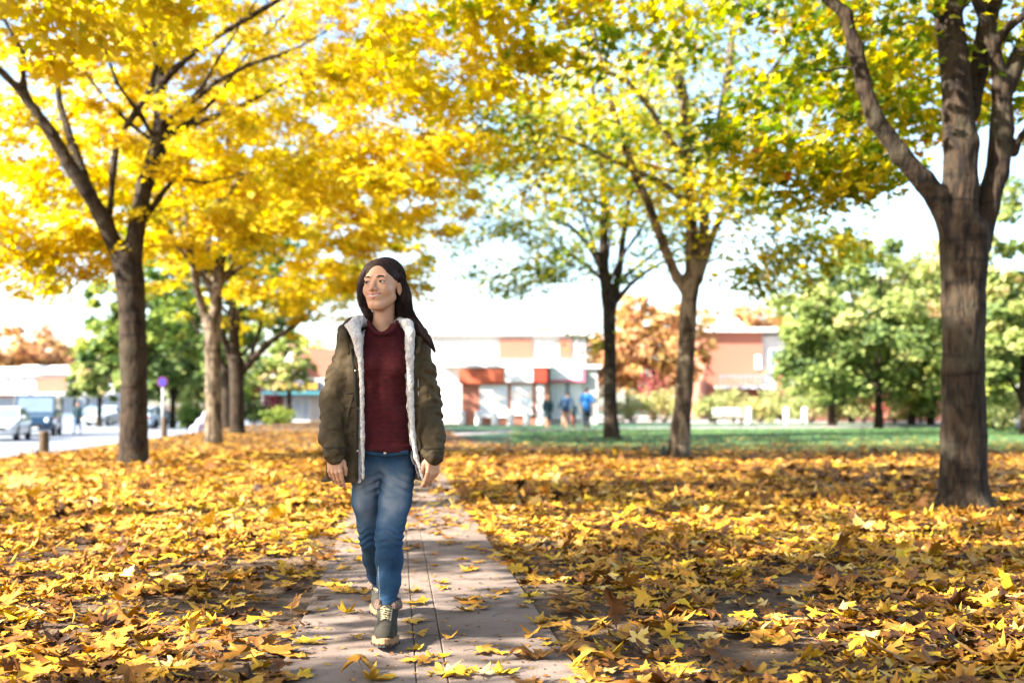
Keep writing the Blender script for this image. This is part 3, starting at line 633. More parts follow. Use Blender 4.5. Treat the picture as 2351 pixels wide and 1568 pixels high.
# ---------------------------------------------------------------- the walking woman
mSKIN = M('skin', [(.3, (.50, .26, .155)), (.7, (.58, .32, .20))], nscale=30, rough=.5, spec=.35)
mSKIN.node_tree.nodes['Principled BSDF'].inputs['Subsurface Weight'].default_value = .12
mSKIN.node_tree.nodes['Principled BSDF'].inputs['Subsurface Radius'].default_value = (.012, .005, .003)
mLIP = M('lip', (.42, .13, .10), nscale=40, rough=.4)
mHAIR = M('hair', [(.35, (.008, .0045, .004)), (.65, (.040, .020, .014))], scale=(6, 6, .5), nscale=30, rough=.55, spec=.12)
mCOAT = M('olive_cloth', [(.25, (.026, .017, .007)), (.5, (.060, .041, .018)), (.75, (.105, .074, .034))], nscale=9, detail=10, bump=.006, bscale=26, bdetail=5, rough=.8)
mCOATD = M('olive_trim', (.034, .026, .015), nscale=20, bump=.002)
mFLEECE = M('fleece', [(.3, (.50, .46, .43)), (.6, (.66, .62, .60))], nscale=70, detail=3, bump=.012, bscale=110, bdetail=3, rough=1)
mKNIT = M('knit', [(.3, (.045, .004, .006)), (.6, (.08, .007, .010)), (.8, (.11, .013, .016))], scale=(1, 1, 2.2), nscale=40, detail=6, rough=.95)
def knit_bump(m):
    n = m.node_tree; p = n.nodes['Principled BSDF']; tc = n.nodes.new('ShaderNodeTexCoord'); w = n.nodes.new('ShaderNodeTexWave'); w.bands_direction = 'Z'
    w.inputs['Scale'].default_value = 55; w.inputs['Distortion'].default_value = 1.2; w.inputs['Detail'].default_value = 2; w.inputs['Detail Scale'].default_value = 4
    b = n.nodes.new('ShaderNodeBump'); b.inputs['Distance'].default_value = .0025; n.links.new(tc.outputs['Object'], w.inputs[0]); n.links.new(w.outputs['Fac'], b.inputs['Height']); n.links.new(b.outputs[0], p.inputs['Normal'])
knit_bump(mKNIT)
def denim():
    m, n, p = nodes('denim'); L = n.links.new
    tc = n.nodes.new('ShaderNodeTexCoord'); sp = n.nodes.new('ShaderNodeSeparateXYZ'); L(tc.outputs['Object'], sp.inputs[0])
    # stone washed fronts of the thighs: a real fade of the cloth, strongest at mid thigh
    a = n.nodes.new('ShaderNodeMapRange'); a.inputs['From Min'].default_value = .38; a.inputs['From Max'].default_value = .62; a.interpolation_type = 'SMOOTHSTEP'
    b = n.nodes.new('ShaderNodeMapRange'); b.inputs['From Min'].default_value = .84; b.inputs['From Max'].default_value = .70; b.interpolation_type = 'SMOOTHSTEP'
    L(sp.outputs[2], a.inputs[0]); L(sp.outputs[2], b.inputs[0])
    mu = n.nodes.new('ShaderNodeMath'); mu.operation = 'MULTIPLY'; L(a.outputs[0], mu.inputs[0]); L(b.outputs[0], mu.inputs[1])
    g = n.nodes.new('ShaderNodeNewGeometry'); sn = n.nodes.new('ShaderNodeSeparateXYZ'); L(g.outputs['Normal'], sn.inputs[0])
    fr = n.nodes.new('ShaderNodeMapRange'); fr.inputs['From Min'].default_value = -.25; fr.inputs['From Max'].default_value = -.95; fr.interpolation_type = 'SMOOTHSTEP'; L(sn.outputs[1], fr.inputs[0])
    m2 = n.nodes.new('ShaderNodeMath'); m2.operation = 'MULTIPLY'; L(mu.outputs[0], m2.inputs[0]); L(fr.outputs[0], m2.inputs[1])
    nz = n.nodes.new('ShaderNodeTexNoise'); nz.inputs['Scale'].default_value = 14; nz.inputs['Detail'].default_value = 10; L(tc.outputs['Object'], nz.inputs[0])
    m3 = n.nodes.new('ShaderNodeMath'); m3.operation = 'MULTIPLY_ADD'; L(nz.outputs[0], m3.inputs[0]); m3.inputs[1].default_value = .75
    s = n.nodes.new('ShaderNodeMath'); s.operation = 'MULTIPLY_ADD'; L(m2.outputs[0], s.inputs[0]); s.inputs[1].default_value = .58; s.inputs[2].default_value = -.19; L(s.outputs[0], m3.inputs[2])
    r = ramp(n, [(0, (.009, .028, .06)), (.28, (.022, .060, .12)), (.6, (.075, .12, .18)), (1.0, (.25, .28, .32))]); L(m3.outputs[0], r.inputs[0]); L(r.outputs[0], p.inputs[0])
    p.inputs['Roughness'].default_value = .9; p.inputs['Specular IOR Level'].default_value = .2
    z = n.nodes.new('ShaderNodeTexNoise'); z.inputs['Scale'].default_value = 220; L(tc.outputs['Object'], z.inputs[0]); bb = n.nodes.new('ShaderNodeBump'); bb.inputs['Distance'].default_value = .0012; L(z.outputs[0], bb.inputs['Height']); L(bb.outputs[0], p.inputs['Normal'])
    return m
mDENIM = denim()
mBOOT = M('boot_suede', [(.3, (.016, .014, .010)), (.7, (.034, .030, .021))], nscale=12, bump=.001, bscale=150)
mSOLE = M('boot_sole', (.22, .135, .07), nscale=20); mTREAD = M('tread', (.03, .028, .026)); mLACE = M('lace', [(.4, (.09, .075, .045)), (.6, (.5, .42, .24))], nscale=130)
mFUR = M('fur_cuff', [(.3, (.10, .06, .045)), (.7, (.20, .135, .10))], nscale=60, bump=.01, bscale=90)
mMETAL = M('snap_metal', (.5, .47, .42), metallic=.9, rough=.35); mWHITE = M('eye_white', (.42, .39, .37), rough=.2); mIRIS = M('iris', (.03, .016, .008), rough=.1); mTEETH = M('tooth', (.62, .57, .52), rough=.25)
BX, BY = -.585, 5.25
PX = 5.25/FPX
def B(u, v, y=BY):
    return W(u, v, y)
wo = empty('person', (BX, BY, 0), 'dark haired woman in olive parka, dark red sweater and blue jeans walking up the path', 'person')
# head frame
YAW, TILT = R(-18), R(9)
HC = B(878, 659, BY+.02); HS = 1.13
Rh = (Matrix.Rotation(YAW, 3, 'Z') @ Matrix.Rotation(-TILT, 3, 'X') @ Matrix.Rotation(R(-3), 3, 'Y'))
Rn = np.array(Rh)
def H(x, y, z): return HC+HS*(Rn@np.array((x, y, z)))
hf = Field((BX-.24, BY-.20, 1.30), (BX+.26, BY+.24, 1.76), .0024)
def he(c, r, k=.02, mode='u'): hf.ell(H(*c), np.array(r)*HS, k, mode, rot=Rn)
def hcap(a, b, ra, rb, k=.02, mode='u'): hf.cap(H(*a), H(*b), ra*HS, rb*HS, k, mode)
he((0, .014, .036), (.071, .088, .080)); he((0, -.028, -.018), (.060, .055, .085), .03); he((0, -.062, -.090), (.022, .018, .016), .03)
for s in (-1, 1):
    hcap((s*.046, .000, -.050), (s*.014, -.060, -.093), .014, .013, .028)
    he((s*.036, -.058, -.026), (.021, .020, .024), .02)
    hcap((s*.042, -.068, .020), (s*.012, -.079, .018), .008, .008, .012)
    he((s*.031, -.098, .000), (.017, .015, .013), .012, 's')
    he((s*.031, -.0700, .000), (.0150, .0150, .0140), .004)
    he((s*.031, -.0880, -.0015), (.0130, .0110, .0036), .002, 's')
    he((s*.031, -.0655, .000), (.0150, .0150, .0140), 0)
    he((s*.073, .008, -.012), (.009, .015, .026), .006); he((s*.081, .002, -.008), (.005, .008, .014), .004, 's')
hcap((0, -.080, .008), (0, -.098, -.030), .0065, .0095, .010)
for s in (-1, 1): he((s*.0105, -.091, -.034), (.0075, .008, .0065), .006)
he((0, -.075, -.060), (.030, .018, .020), .012)
hcap((0, -.0915, -.0560), (.031, -.075, -.0490), .0036, .0020, .005); hcap((0, -.0915, -.0560), (-.031, -.075, -.0490), .0036, .0020, .005)
hcap((0, -.0895, -.0695), (.029, -.076, -.0525), .0042, .0022, .005); hcap((0, -.0895, -.0695), (-.029, -.076, -.0525), .0042, .0022, .005)
hcap((0, -.0965, -.0630), (.028, -.0805, -.0522), .0036, .0018, .0015, 's'); hcap((0, -.0965, -.0630), (-.028, -.0805, -.0522), .0036, .0018, .0015, 's')
NB = B(876, 768, BY+.02)
hf.cap(H(0, .022, -.05), NB+np.array((0, .02, -.02)), .050, .054, .02)
hf.ell(NB+np.array((0, .03, -.08)), (.115, .065, .075), .03)
for s in (-1, 1): hf.cap(NB+np.array((s*.012, -.045, -.020)), NB+np.array((s*.07, -.025, .000)), .006, .006, .012)
Vh, Fh = hf.mesh()
# body below (hidden by clothes where the photo hides it) and the hands
bf = Field((BX-.36, BY-.62, -.02), (BX+.36, BY+.60, 1.42), .007)
SHL, SHR = B(806, 795, BY+.01), B(953, 795, BY+.01)
ELL, ELR = B(766, 920, BY-.0), B(980, 920, BY+.0)
WRL, WRR = B(768, 1048, BY-.125), B(994, 1050, BY-.105)
HIPL, HIPR = B(852, 1075, BY+.02), B(915, 1075, BY+.01)
KNL, KNR = B(851, 1238, BY+.10), B(893, 1232, BY-.12)
ANL, ANR = W(872, 1352, 5.74), W(890, 1388, 5.06)
bf.ell((BX, BY+.02, 1.22), (.13, .085, .2), .03).ell((BX, BY+.02, .95), (.125, .085, .16), .05)
for S_, E_, W_ in ((SHL, ELL, WRL), (SHR, ELR, WRR)): bf.chain([(S_, .045), (E_, .034), (W_, .024)])
for h_, k_, a_ in ((HIPL, KNL, ANL), (HIPR, KNR, ANR)): bf.chain([(h_, .055), (k_, .034), (a_, .024)], .03)
bf.cap(ANR+np.array((0, .0, -.08)), W(886, 1462, 4.90), .03, .022)
Vb, Fb = bf.mesh()
def hand(Wr, D, Nn, side, curl, seed, spread_=.0):
    """Wr wrist, D pointing direction, Nn back of the hand, side +1: thumb towards +x"""
    D = np.array(D, float); D /= np.linalg.norm(D); Nn = np.array(Nn, float); Nn -= D*(Nn@D); Nn /= np.linalg.norm(Nn); Lx = np.cross(D, Nn); 
    if Lx[0]*side < 0: Lx = -Lx
    P = lambda l, n_, d_: Wr+Lx*l+Nn*n_+D*d_
    g = Field(Wr-.15, Wr+.15, .0019)
    Rm = np.stack((Lx, Nn, D), 1)
    g.cap(P(0, 0, -.05), P(0, 0, .012), .026, .024, .01, sq=.85)
    g.ell(P(.0, 0, .045), (.037, .014, .045), .015, rot=Rm)
    F5 = [(.029, .088, .072, .0088), (.010, .092, .080, .0090), (-.009, .090, .074, .0086), (-.027, .082, .058, .0078)]
    for i, (l, d0, ln, r) in enumerate(F5):
        c = curl+.10*i; a = np.array((l, 0, d0-.032)); pts = [(P(l*.8, .001, d0-.045), r)]
        ang = .12; pos = np.array((0., d0-.008)); pts.append((P(l, .003, pos[1]), r*1.08))
        for seg, rr_ in ((.45, .97), (.31, .9), (.24, .78)):
            ang += c; pos = pos+seg*ln*np.array((-math.sin(ang), math.cos(ang))); lat = l*(1+spread_*.5)
            pts.append((P(lat, pos[0], pos[1]), r*rr_))
        g.chain(pts, .0035)
    g.chain([(P(.018, -.006, .012), .013), (P(.036, -.014, .042), .0115), (P(.042, -.020, .070), .0098), (P(.040, -.026, .094), .0078)], .006)
    return g.mesh()
V1, F1 = hand(WRL+np.array((0, 0, .012)), (.05, -.10, -1), (-.25, -1, .0), +1, .20, 1)
V2, F2 = hand(WRR+np.array((0, 0, .012)), (-.02, -.08, -1), (.62, -.8, 0), -1, .24, 2)
Vs = [Vh, Vb, V1, V2]; Fs = []; b = 0
for V, F in zip(Vs, (Fh, Fb, F1, F2)): Fs.append(F+b); b += len(V)
Va = np.concatenate(Vs); Fa = np.concatenate(Fs)
q = ((Va-HC)@Rn)/HS; fc = q[Fa].mean(1); mi = np.zeros(len(Fa), int)
lipz = -.0625+.009*(np.abs(fc[:, 0])/.022)**1.5
mi[(fc[:, 1] < -.072) & (np.abs(fc[:, 0]) < .031) & (np.abs(fc[:, 2]-lipz) < .0115-.24*np.abs(fc[:, 0])) & (np.arange(len(Fa)) < len(Fh))] = 1
body = mk('body', Va, Fa, None, wo, world=True, smooth=True, mats=[mSKIN, mLIP], mi=mi)
# eyes, brows, teeth
def ball(c, r, n=14):
    m = MB(); prof = [(max(1e-4, r*math.sin(a)), -r*math.cos(a)) for a in np.linspace(.02, math.pi-.02, 9)]; return m.lathe(prof, c, n)
for s in (-1, 1):
    c = H(s*.031, -.0700, 0); e = ball(c, .0143*HS).build('eye', mWHITE, wo, world=True, smooth=True)
    g = H(s*.031-.0022, -.0700-.0090, 0); ball(g, .0072*HS).build('iris', mIRIS, e, world=True, smooth=True)
    brow = MB(); P = [H(s*.013, -.0880, .0170), H(s*.025, -.0872, .0225), H(s*.037, -.0800, .0225), H(s*.049, -.0670, .0165)]
    brow.tube(P, [.0018, .0034, .0030, .0011], 6).build('eyebrow', mHAIR, wo, world=True, smooth=True)
    P = [H(s*(.031+.0150*math.cos(a)), -.0856+.010*abs(math.cos(a))**2, .0038*math.sin(a)+.0004) for a in np.linspace(.05, math.pi-.05, 9)]
    MB().tube(P, .0016, 5).build('lash_line', mHAIR, wo, world=True)
P = [H(x, -.0895+13*x*x, -.0620+.0085*(abs(x)/.024)**1.6) for x in np.linspace(-.023, .023, 9)]
MB().tube(P, [.002, .004, .0045, .0048, .0048, .0048, .0045, .004, .002], 6).build('teeth', mTEETH, wo, world=True, smooth=True)
ball(H(.0765, .004, -.038), .0035).build('earring', mMETAL, wo, world=True, smooth=True)
# hair: a solid cap with strands laid over it
rh = np.random.RandomState(9)
hh = Field((BX-.26, BY-.16, 1.16), (BX+.36, BY+.30, 1.78), .0036)
hh.ell(H(0, .018, .042), np.array((.079, .094, .083))*HS, .01, rot=Rn)
hh.ell(H(.008, -.105, -.008), np.array((.060, .062, .104))*HS, .008, 's', rot=Rn)
hh.ell(H(.092, -.012, -.018), np.array((.034, .034, .046))*HS, .010, 's', rot=Rn)
cL = [(H(.000, -.020, .098), .016), (H(-.034, -.034, .086), .018), (H(-.066, -.040, .044), .018), (H(-.080, -.030, -.02), .020), (H(-.074, -.014, -.075), .020), (B(846, 725, BY+.01), .019), (B(850, 748, BY+.05), .014)]
cR = [(H(.018, -.010, .100), .014), (H(.052, .002, .070), .018), (H(.070, .030, .020), .024), (H(.082, .045, -.04), .030), (B(925, 715, BY+.05), .034), (B(946, 740, BY+.01), .030), (B(968, 764, BY-.05), .022), (B(985, 782, BY-.065), .013), (B(999, 808, BY-.065), .004)]
cM = [(H(0, .085, .06), .03), (H(.02, .09, -.04), .045), (B(905, 730, BY+.11), .05), (B(925, 765, BY+.10), .04), (B(955, 785, BY+.08), .03)]
def smooth_chain(ch, m=6):
    P_ = np.array([p for p, _ in ch]); r_ = np.array([r for _, r in ch]); n_ = len(P_); t = np.linspace(0, n_-1, (n_-1)*m+1); o_ = []
    A = np.concatenate((P_, r_[:, None]), 1); E = np.concatenate((2*A[:1]-A[1:2], A, 2*A[-1:]-A[-2:-1]))
    for v in t:
        i = min(int(v), n_-2); f_ = v-i; a, b2, c, d2 = E[i], E[i+1], E[i+2], E[i+3]
        q_ = .5*((2*b2)+(-a+c)*f_+(2*a-5*b2+4*c-d2)*f_**2+(-a+3*b2-3*c+d2)*f_**3); o_.append((q_[:3], max(.002, q_[3])))
    return o_
cL, cR, cM = smooth_chain(cL), smooth_chain(cR), smooth_chain(cM)
hh.chain(cL, .006).chain(cR, .007).chain(cM, .010)
hh.ell(H(.014, -.118, -.006), np.array((.054, .066, .100))*HS, .006, 's', rot=Rn)
ii = np.argwhere(np.abs(hh.F) < .02); xx, yy, zz = hh.ax[0][ii[:, 0]], hh.ax[1][ii[:, 1]], hh.ax[2][ii[:, 2]]
hh.F[tuple(ii.T)] += (.0005*np.sin(xx*500+4*np.sin(zz*18)+yy*260)).astype(np.float32)
Vc, Fc = hh.mesh()
strands = []
def follow(chain, n, seed, lift=1.0, side=None):
    r_ = np.random.RandomState(seed); P = np.array([p for p, _ in chain]); rr_ = np.array([r for _, r in chain]); m = 14
    t = np.linspace(0, len(P)-1, m); C_ = np.stack([np.interp(t, range(len(P)), P[:, i]) for i in range(3)], 1); q_ = np.interp(t, range(len(P)), rr_)
    for it in range(2): C_[1:-1] = (C_[:-2]+C_[1:-1]*2+C_[2:])/4
    T = np.gradient(C_, axis=0); T /= np.linalg.norm(T, axis=1, keepdims=True); A = np.cross(T, (0, 1, .2)); A /= np.linalg.norm(A, axis=1, keepdims=True); Bq = np.cross(T, A)
    for i in range(n):
        a = r_.rand()*6.28; e = (r_.uniform(.85, 1.08) if r_.rand() > .12 else r_.uniform(1.05, 1.4))*lift; tw = r_.normal(0, .25)
        aa = a+tw*np.linspace(0, 1, m)
        pts = C_+q_[:, None]*e*(A*np.cos(aa)[:, None]+Bq*np.sin(aa)[:, None])+r_.normal(0, .0008, (m, 3)); k = r_.randint(m-4, m+1)
        strands.append((pts[:k], np.linspace(.0011, .0004, m)[:k]))
follow(cL, 260, 1); follow(cR, 420, 2); follow(cM, 160, 3)
# strands over the crown from the parting
for i in range(420):
    s = rh.choice((-1, 1)); th = rh.uniform(0, 1); x0 = .012; yb = -.055+.12*th
    pts = []
    for a in np.linspace(0, 1, 10):
        phi = a*1.75*s; x = x0*(1-a)+.0805*math.sin(phi); z = .044+.0845*math.cos(phi); yy_ = yb+.012*a
        k_ = math.sqrt(max(.05, 1-((yb-.020)/.096)**2)); pts.append(H(x*k_, yy_, .044+(z-.044)*k_))
    q = ((np.array(pts)-HC)@Rn)/HS
    ok = ~((q[:, 1] < -.03) & (q[:, 2] < .075))
    k = len(ok) if ok.all() else int(np.argmin(ok))
    if k > 3: strands.append((np.array(pts)[:k], np.linspace(.0012, .0006, k)))
sv, sf = tubes(strands, 3)
mk('hair', np.concatenate((Vc, sv)), np.concatenate((Fc, sf+len(Vc))), mHAIR, wo, world=True, smooth=True)
fly = [(np.array([B(940, 735), B(985, 742), B(1003, 770), B(990, 800)]), .0005), (np.array([B(930, 720), B(960, 745), B(990, 790), B(1000, 815)]), .0005)]
fv, ff = tubes(fly, 3); mk('loose_hair', fv, ff, mHAIR, wo, world=True)
# coat
zt = [.69, .75, .85, .95, 1.05, 1.15, 1.24, 1.31, 1.36, 1.39, 1.42]
ta = [.240, .236, .222, .205, .196, .196, .200, .196, .165, .12, .08]
tb = [.150, .148, .142, .134, .130, .132, .134, .126, .11, .095, .08]
tx = [-.628, -.626, -.618, -.605, -.597, -.592, -.590, -.588, -.588, -.588, -.588]
def torso(fx=1., da=0., dy=0.):
    def fn(X, Y, Z):
        a = np.interp(Z, zt, ta)*fx+da; b_ = np.interp(Z, zt, tb)+da; cx = np.interp(Z, zt, tx)
        q = np.sqrt(((X-cx)/a)**2+((Y-BY-.02-dy)/b_)**2); d = (q-1)*np.minimum(a, b_)*.9
        return np.maximum(d, np.maximum(Z-1.40, .700-Z))
    return fn
def opening(X, Y, Z, dl=0., dr=0.):
    zz_ = [.69, .76, .80, .86, .95, 1.08, 1.25, 1.36, 1.44]
    xl = np.interp(Z, zz_, [B(836, 1, 5.12)[0]]*6+[B(836, 1, 5.12)[0]]*3)+dl
    xr = np.interp(Z, zz_, [B(u, 1, 5.12)[0] for u in (966, 955, 947, 942, 939, 935, 931, 930, 928)])+dr
    return np.maximum(np.maximum(xl-X, X-xr), Y-(BY+.03))
lo_, hi_ = (BX-.35, BY-.22, .64), (BX+.35, BY+.26, 1.46)
cf = Field(lo_, hi_, .0042)
cf.op(torso(), lo_, hi_, .0)
for S_, E_, W_, C_, q in ((SHL, ELL, WRL, (B(762, 1000, BY-.075), .066), -1), (SHR, ELR, WRR, (B(991, 1000, BY-.06), .064), 1)):
    cf.chain([(S_+np.array((0, 0, .005)), .060), ((S_+E_)/2+np.array((-.004*-q, 0, 0)), .061), (E_, .062), (C_[0], .061), (C_[0]*.35+W_*.65, .055)], .02)
    cf.cap(W_+np.array((0, .0, .030)), W_+np.array((0, -.004, .005)), .047, .045, .008)
cf.cap(B(796, 772, BY+.02), B(868, 745, BY+.07), .046, .05, .03); cf.cap(B(960, 775, BY+.02), B(895, 745, BY+.07), .046, .05, .03)
hood = [(B(800, 810, BY-.105), .010), (B(790, 778, BY-.09), .018), (B(787, 758, BY-.03), .024), (B(812, 745, BY+.07), .034), (B(878, 745, BY+.14), .046), (B(935, 748, BY+.10), .040), (B(968, 764, BY+.02), .024), (B(964, 782, BY-.07), .014), (B(957, 810, BY-.105), .009)]
cf.chain(hood, .016)
# wrinkles of the cloth
ii = np.argwhere(np.abs(cf.F) < .03); xx, yy, zz = cf.ax[0][ii[:, 0]], cf.ax[1][ii[:, 1]], cf.ax[2][ii[:, 2]]
arm = sstep((np.abs(xx-BX)-.155)/.03)*sstep((1.33-zz)/.1)
w_ = 1.05*arm*(.0048*np.sin(zz*74+3.2*np.sin(xx*34+zz*17)+18*yy)*sstep(.5+.9*wav(xx, yy, zz, 16, 2))+.0035*np.sin(zz*120-50*xx+3*np.sin(zz*30+yy*40))*sstep(.5+.9*wav(xx, yy, zz, 20, 12))-.004*np.exp(-(np.sin(zz*38+2.2*np.sin(xx*28+yy*9)+1.5)/.22)**2)*sstep(.4+wav(xx, yy, zz, 18, 33))+.003*wav(xx, yy, zz*1.5, 34, 15))
w_ += .0035*wav(xx, yy, zz*.6, 22, 6)+.0028*wav(xx, yy, zz*1.6, 55, 7)+.0015*wav(xx, yy, zz, 110, 27)
w_ += (1-arm)*(.0035*np.sin(xx*70+6*np.sin(zz*4)+2*yy))*sstep((1.2-zz)/.2)
w_ += .005*np.exp(-((zz-1.035-.01*np.sin(xx*9))/.006)**2)*(1-arm)
cf.F[tuple(ii.T)] += w_.astype(np.float32)
cf.op(torso(1., -.012), lo_, (hi_[0], hi_[1], 1.46), .0, 's')
def hollow(X, Y, Z):
    a = np.interp(Z, zt, ta)-.014; b_ = np.interp(Z, zt, tb)-.014; cx = np.interp(Z, zt, tx)
    q = np.sqrt(((X-cx)/a)**2+((Y-BY-.02)/b_)**2); return (q-1)*np.minimum(a, b_)*.9
cf.op(hollow, lo_, (hi_[0], hi_[1], 1.37), 0, 's')
cf.op(lambda X, Y, Z: opening(X, Y, Z, -.014, .014), (BX-.2, BY-.3, .64), (BX+.2, BY+.04, 1.46), .004, 's')
V, F = cf.mesh(); coat = mk('coat', V, F, mCOAT, wo, world=True, smooth=True)
# fleece lining, showing along both edges of the opening and inside the hood
lf = Field(lo_, hi_, .0042)
lf.op(torso(1., -.0145), lo_, hi_, 0)
lf.op(lambda X, Y, Z: torso(1., -.026)(X, Y, Z), lo_, hi_, 0, 's')
lf.op(lambda X, Y, Z: np.maximum(hollow(X, Y, Z)+.010, Z-1.385), lo_, hi_, 0, 's')
lf.op(lambda X, Y, Z: opening(X, Y, Z, 0, 0), (BX-.2, BY-.3, .64), (BX+.2, BY+.04, 1.46), .004, 's')
def bandL(z, y_): return B(831, z, y_)
lf.chain([(B(834, 1098, BY-.118), .006), (B(832, 1000, BY-.118), .010), (B(831, 900, BY-.118), .010), (B(828, 830, BY-.122), .013), (B(820, 775, BY-.115), .024), (B(812, 750, BY-.08), .030), (B(822, 738, BY-.02), .030), (B(845, 738, BY+.07), .028)], .010)
lf.chain([(B(972, 1100, BY-.12), .007), (B(956, 1050, BY-.122), .010), (B(948, 1000, BY-.122), .012), (B(943, 900, BY-.122), .013), (B(941, 820, BY-.120), .018), (B(942, 765, BY-.10), .022), (B(936, 745, BY-.06), .024), (B(922, 742, BY+.02), .026), (B(905, 742, BY+.08), .028)], .010)
lf.cap(B(795, 755, BY-.03), B(812, 748, BY+.03), .020, .026, .02); lf.cap(B(835, 740, BY+.08), B(915, 742, BY+.09), .03, .03, .02)
ii = np.argwhere(np.abs(lf.F) < .012); xx, yy, zz = lf.ax[0][ii[:, 0]], lf.ax[1][ii[:, 1]], lf.ax[2][ii[:, 2]]
lf.F[tuple(ii.T)] += (.0022*wav(xx, yy, zz, 190, 3)+.0022*wav(xx, yy, zz, 90, 4)).astype(np.float32)
V, F = lf.mesh(); mk('fleece_lining', V, F, mFLEECE, coat, world=True, smooth=True)
# placket, snaps, pockets, drawstring
def onf(u, v, dy=0):          # a point on the front of the coat
    p = B(u, v, BY-.11); z = p[2]; a = np.interp(z, zt, ta); b_ = np.interp(z, zt, tb); cx = np.interp(z, zt, tx)
    k = max(.02, 1-((p[0]-cx)/a)**2); return np.array((p[0], BY+.02-b_*math.sqrt(k)-.002+dy, z))
MB().tube([onf(806, 800), onf(814, 860), onf(818, 950), onf(818, 1040), onf(820, 1100)], [.007, .009, .009, .009, .008], 8).build('placket', mCOATD, coat, world=True, smooth=True)
MB().tube([onf(968, 800), onf(965, 880), onf(966, 960), onf(970, 1040), onf(986, 1098)], [.007, .009, .009, .009, .008], 8).build('placket', mCOATD, coat, world=True, smooth=True)
MB().tube([onf(958, 860, -.004), onf(958, 950, -.004), onf(962, 1040, -.004), onf(974, 1092, -.004)], [.003]*4, 6).build('zip', mMETAL, coat, world=True, smooth=True)
MB().tube([onf(777, 905), onf(800, 903), onf(812, 902)], [.004]*3, 6).build('waist_seam', mCOATD, coat, world=True, smooth=True)
for u, v in ((815, 851), (820, 938), (822, 1035), (957, 946), (961, 996)):
    c = onf(u, v, -.010); MB().lathe([(.0055, 0), (.0058, .003), (.003, .0045)], c+np.array((0, .004, 0)), 10, 1).build('snap_button', mMETAL, coat, world=True, smooth=True)
for uu in (((812, 905), (803, 930), (797, 960), (792, 985)), ((806, 958), (797, 972), (793, 1000), (800, 1024)), ((972, 965), (980, 985), (983, 1010), (980, 1035))):
    MB().tube([onf(u, v, -.001) for u, v in uu], [.0035]*4, 6).build('pocket_seam', mCOATD, coat, world=True, smooth=True)
P = [onf(812, 905, -.006), onf(806, 925, -.008), onf(800, 945, -.008), onf(798, 962, -.008)]; MB().tube(P, .0022, 5).build('drawstring', mCOATD, coat, world=True)
for c, r_ in ((WRL, .0475), (WRR, .0475)):
    m = MB(); 
    for dz in (.012, .026, .040): m.lathe([(r_-.002, -.005), (r_+.0012, 0), (r_-.002, .005)], c+np.array((0, -.002, dz)), 28)
    m.build('cuff', mCOATD, coat, world=True, smooth=True)
# sweater
wf = Field((BX-.2, BY-.16, .80), (BX+.2, BY+.17, 1.44), .004)
zs = [.82, .86, .95, 1.05, 1.15, 1.25, 1.32, 1.37, 1.41, 1.44]; sa = [.160, .158, .136, .126, .132, .138, .130, .105, .08, .07]; sb = [.124, .120, .102, .094, .100, .106, .095, .08, .07, .06]
def sweater(X, Y, Z):
    a = np.interp(Z, zs, sa); b_ = np.interp(Z, zs, sb); q = np.sqrt(((X-BX)/a)**2+((Y-BY-.005)/b_)**2); return np.maximum((q-1)*np.minimum(a, b_)*.9, np.maximum(Z-1.425, .842-Z))
wf.op(sweater, (BX-.2, BY-.16, .80), (BX+.2, BY+.17, 1.44), 0)
for s in (-1, 1): wf.ell((BX+s*.062, BY-.082, 1.235), (.052, .038, .05), .04)
nk = B(878, 757, BY-.0)
wf.cap(nk+np.array((0, -.02, .12)), nk+np.array((0, -.115, .000)), .078, .058, .008, 's')
wf.cap(nk+np.array((0, .03, .2)), nk+np.array((0, .03, -.02)), .072, .062, .008, 's')
ii = np.argwhere(np.abs(wf.F) < .02); xx, yy, zz = wf.ax[0][ii[:, 0]], wf.ax[1][ii[:, 1]], wf.ax[2][ii[:, 2]]
d_ = .003*np.sin(xx*30+5*np.sin(zz*7)+4)*sstep((1.3-zz)/.2)+.003*wav(xx, yy, zz, 24, 31)-.004*sstep((.872-zz)/.01)
rib = sstep(1-np.sqrt((xx-nk[0])**2+(zz-nk[2]-.02)**2)/.12)*(zz > 1.26); d_ += 0
wf.F[tuple(ii.T)] += d_.astype(np.float32)
V, F = wf.mesh(); sw = mk('sweater', V, F, mKNIT, wo, world=True, smooth=True)
ck = MB(); cp_ = [(846, 738, -.035), (850, 752, -.062), (860, 763, -.084), (878, 768, -.092), (896, 763, -.084), (907, 752, -.062), (912, 738, -.035)]
CP = np.array([B(u, v, BY+d) for u, v, d in cp_]); tq = np.linspace(0, 6, 61); CQ = np.stack([np.interp(tq, range(7), CP[:, i]) for i in range(3)], 1)
for it in range(12): CQ[1:-1] = (CQ[:-2]+2*CQ[1:-1]+CQ[2:])/4
ck.tube(CQ, .0088+.0012*np.sin(np.arange(61)*2.1), 8).build('collar', mKNIT, sw, world=True, smooth=True)
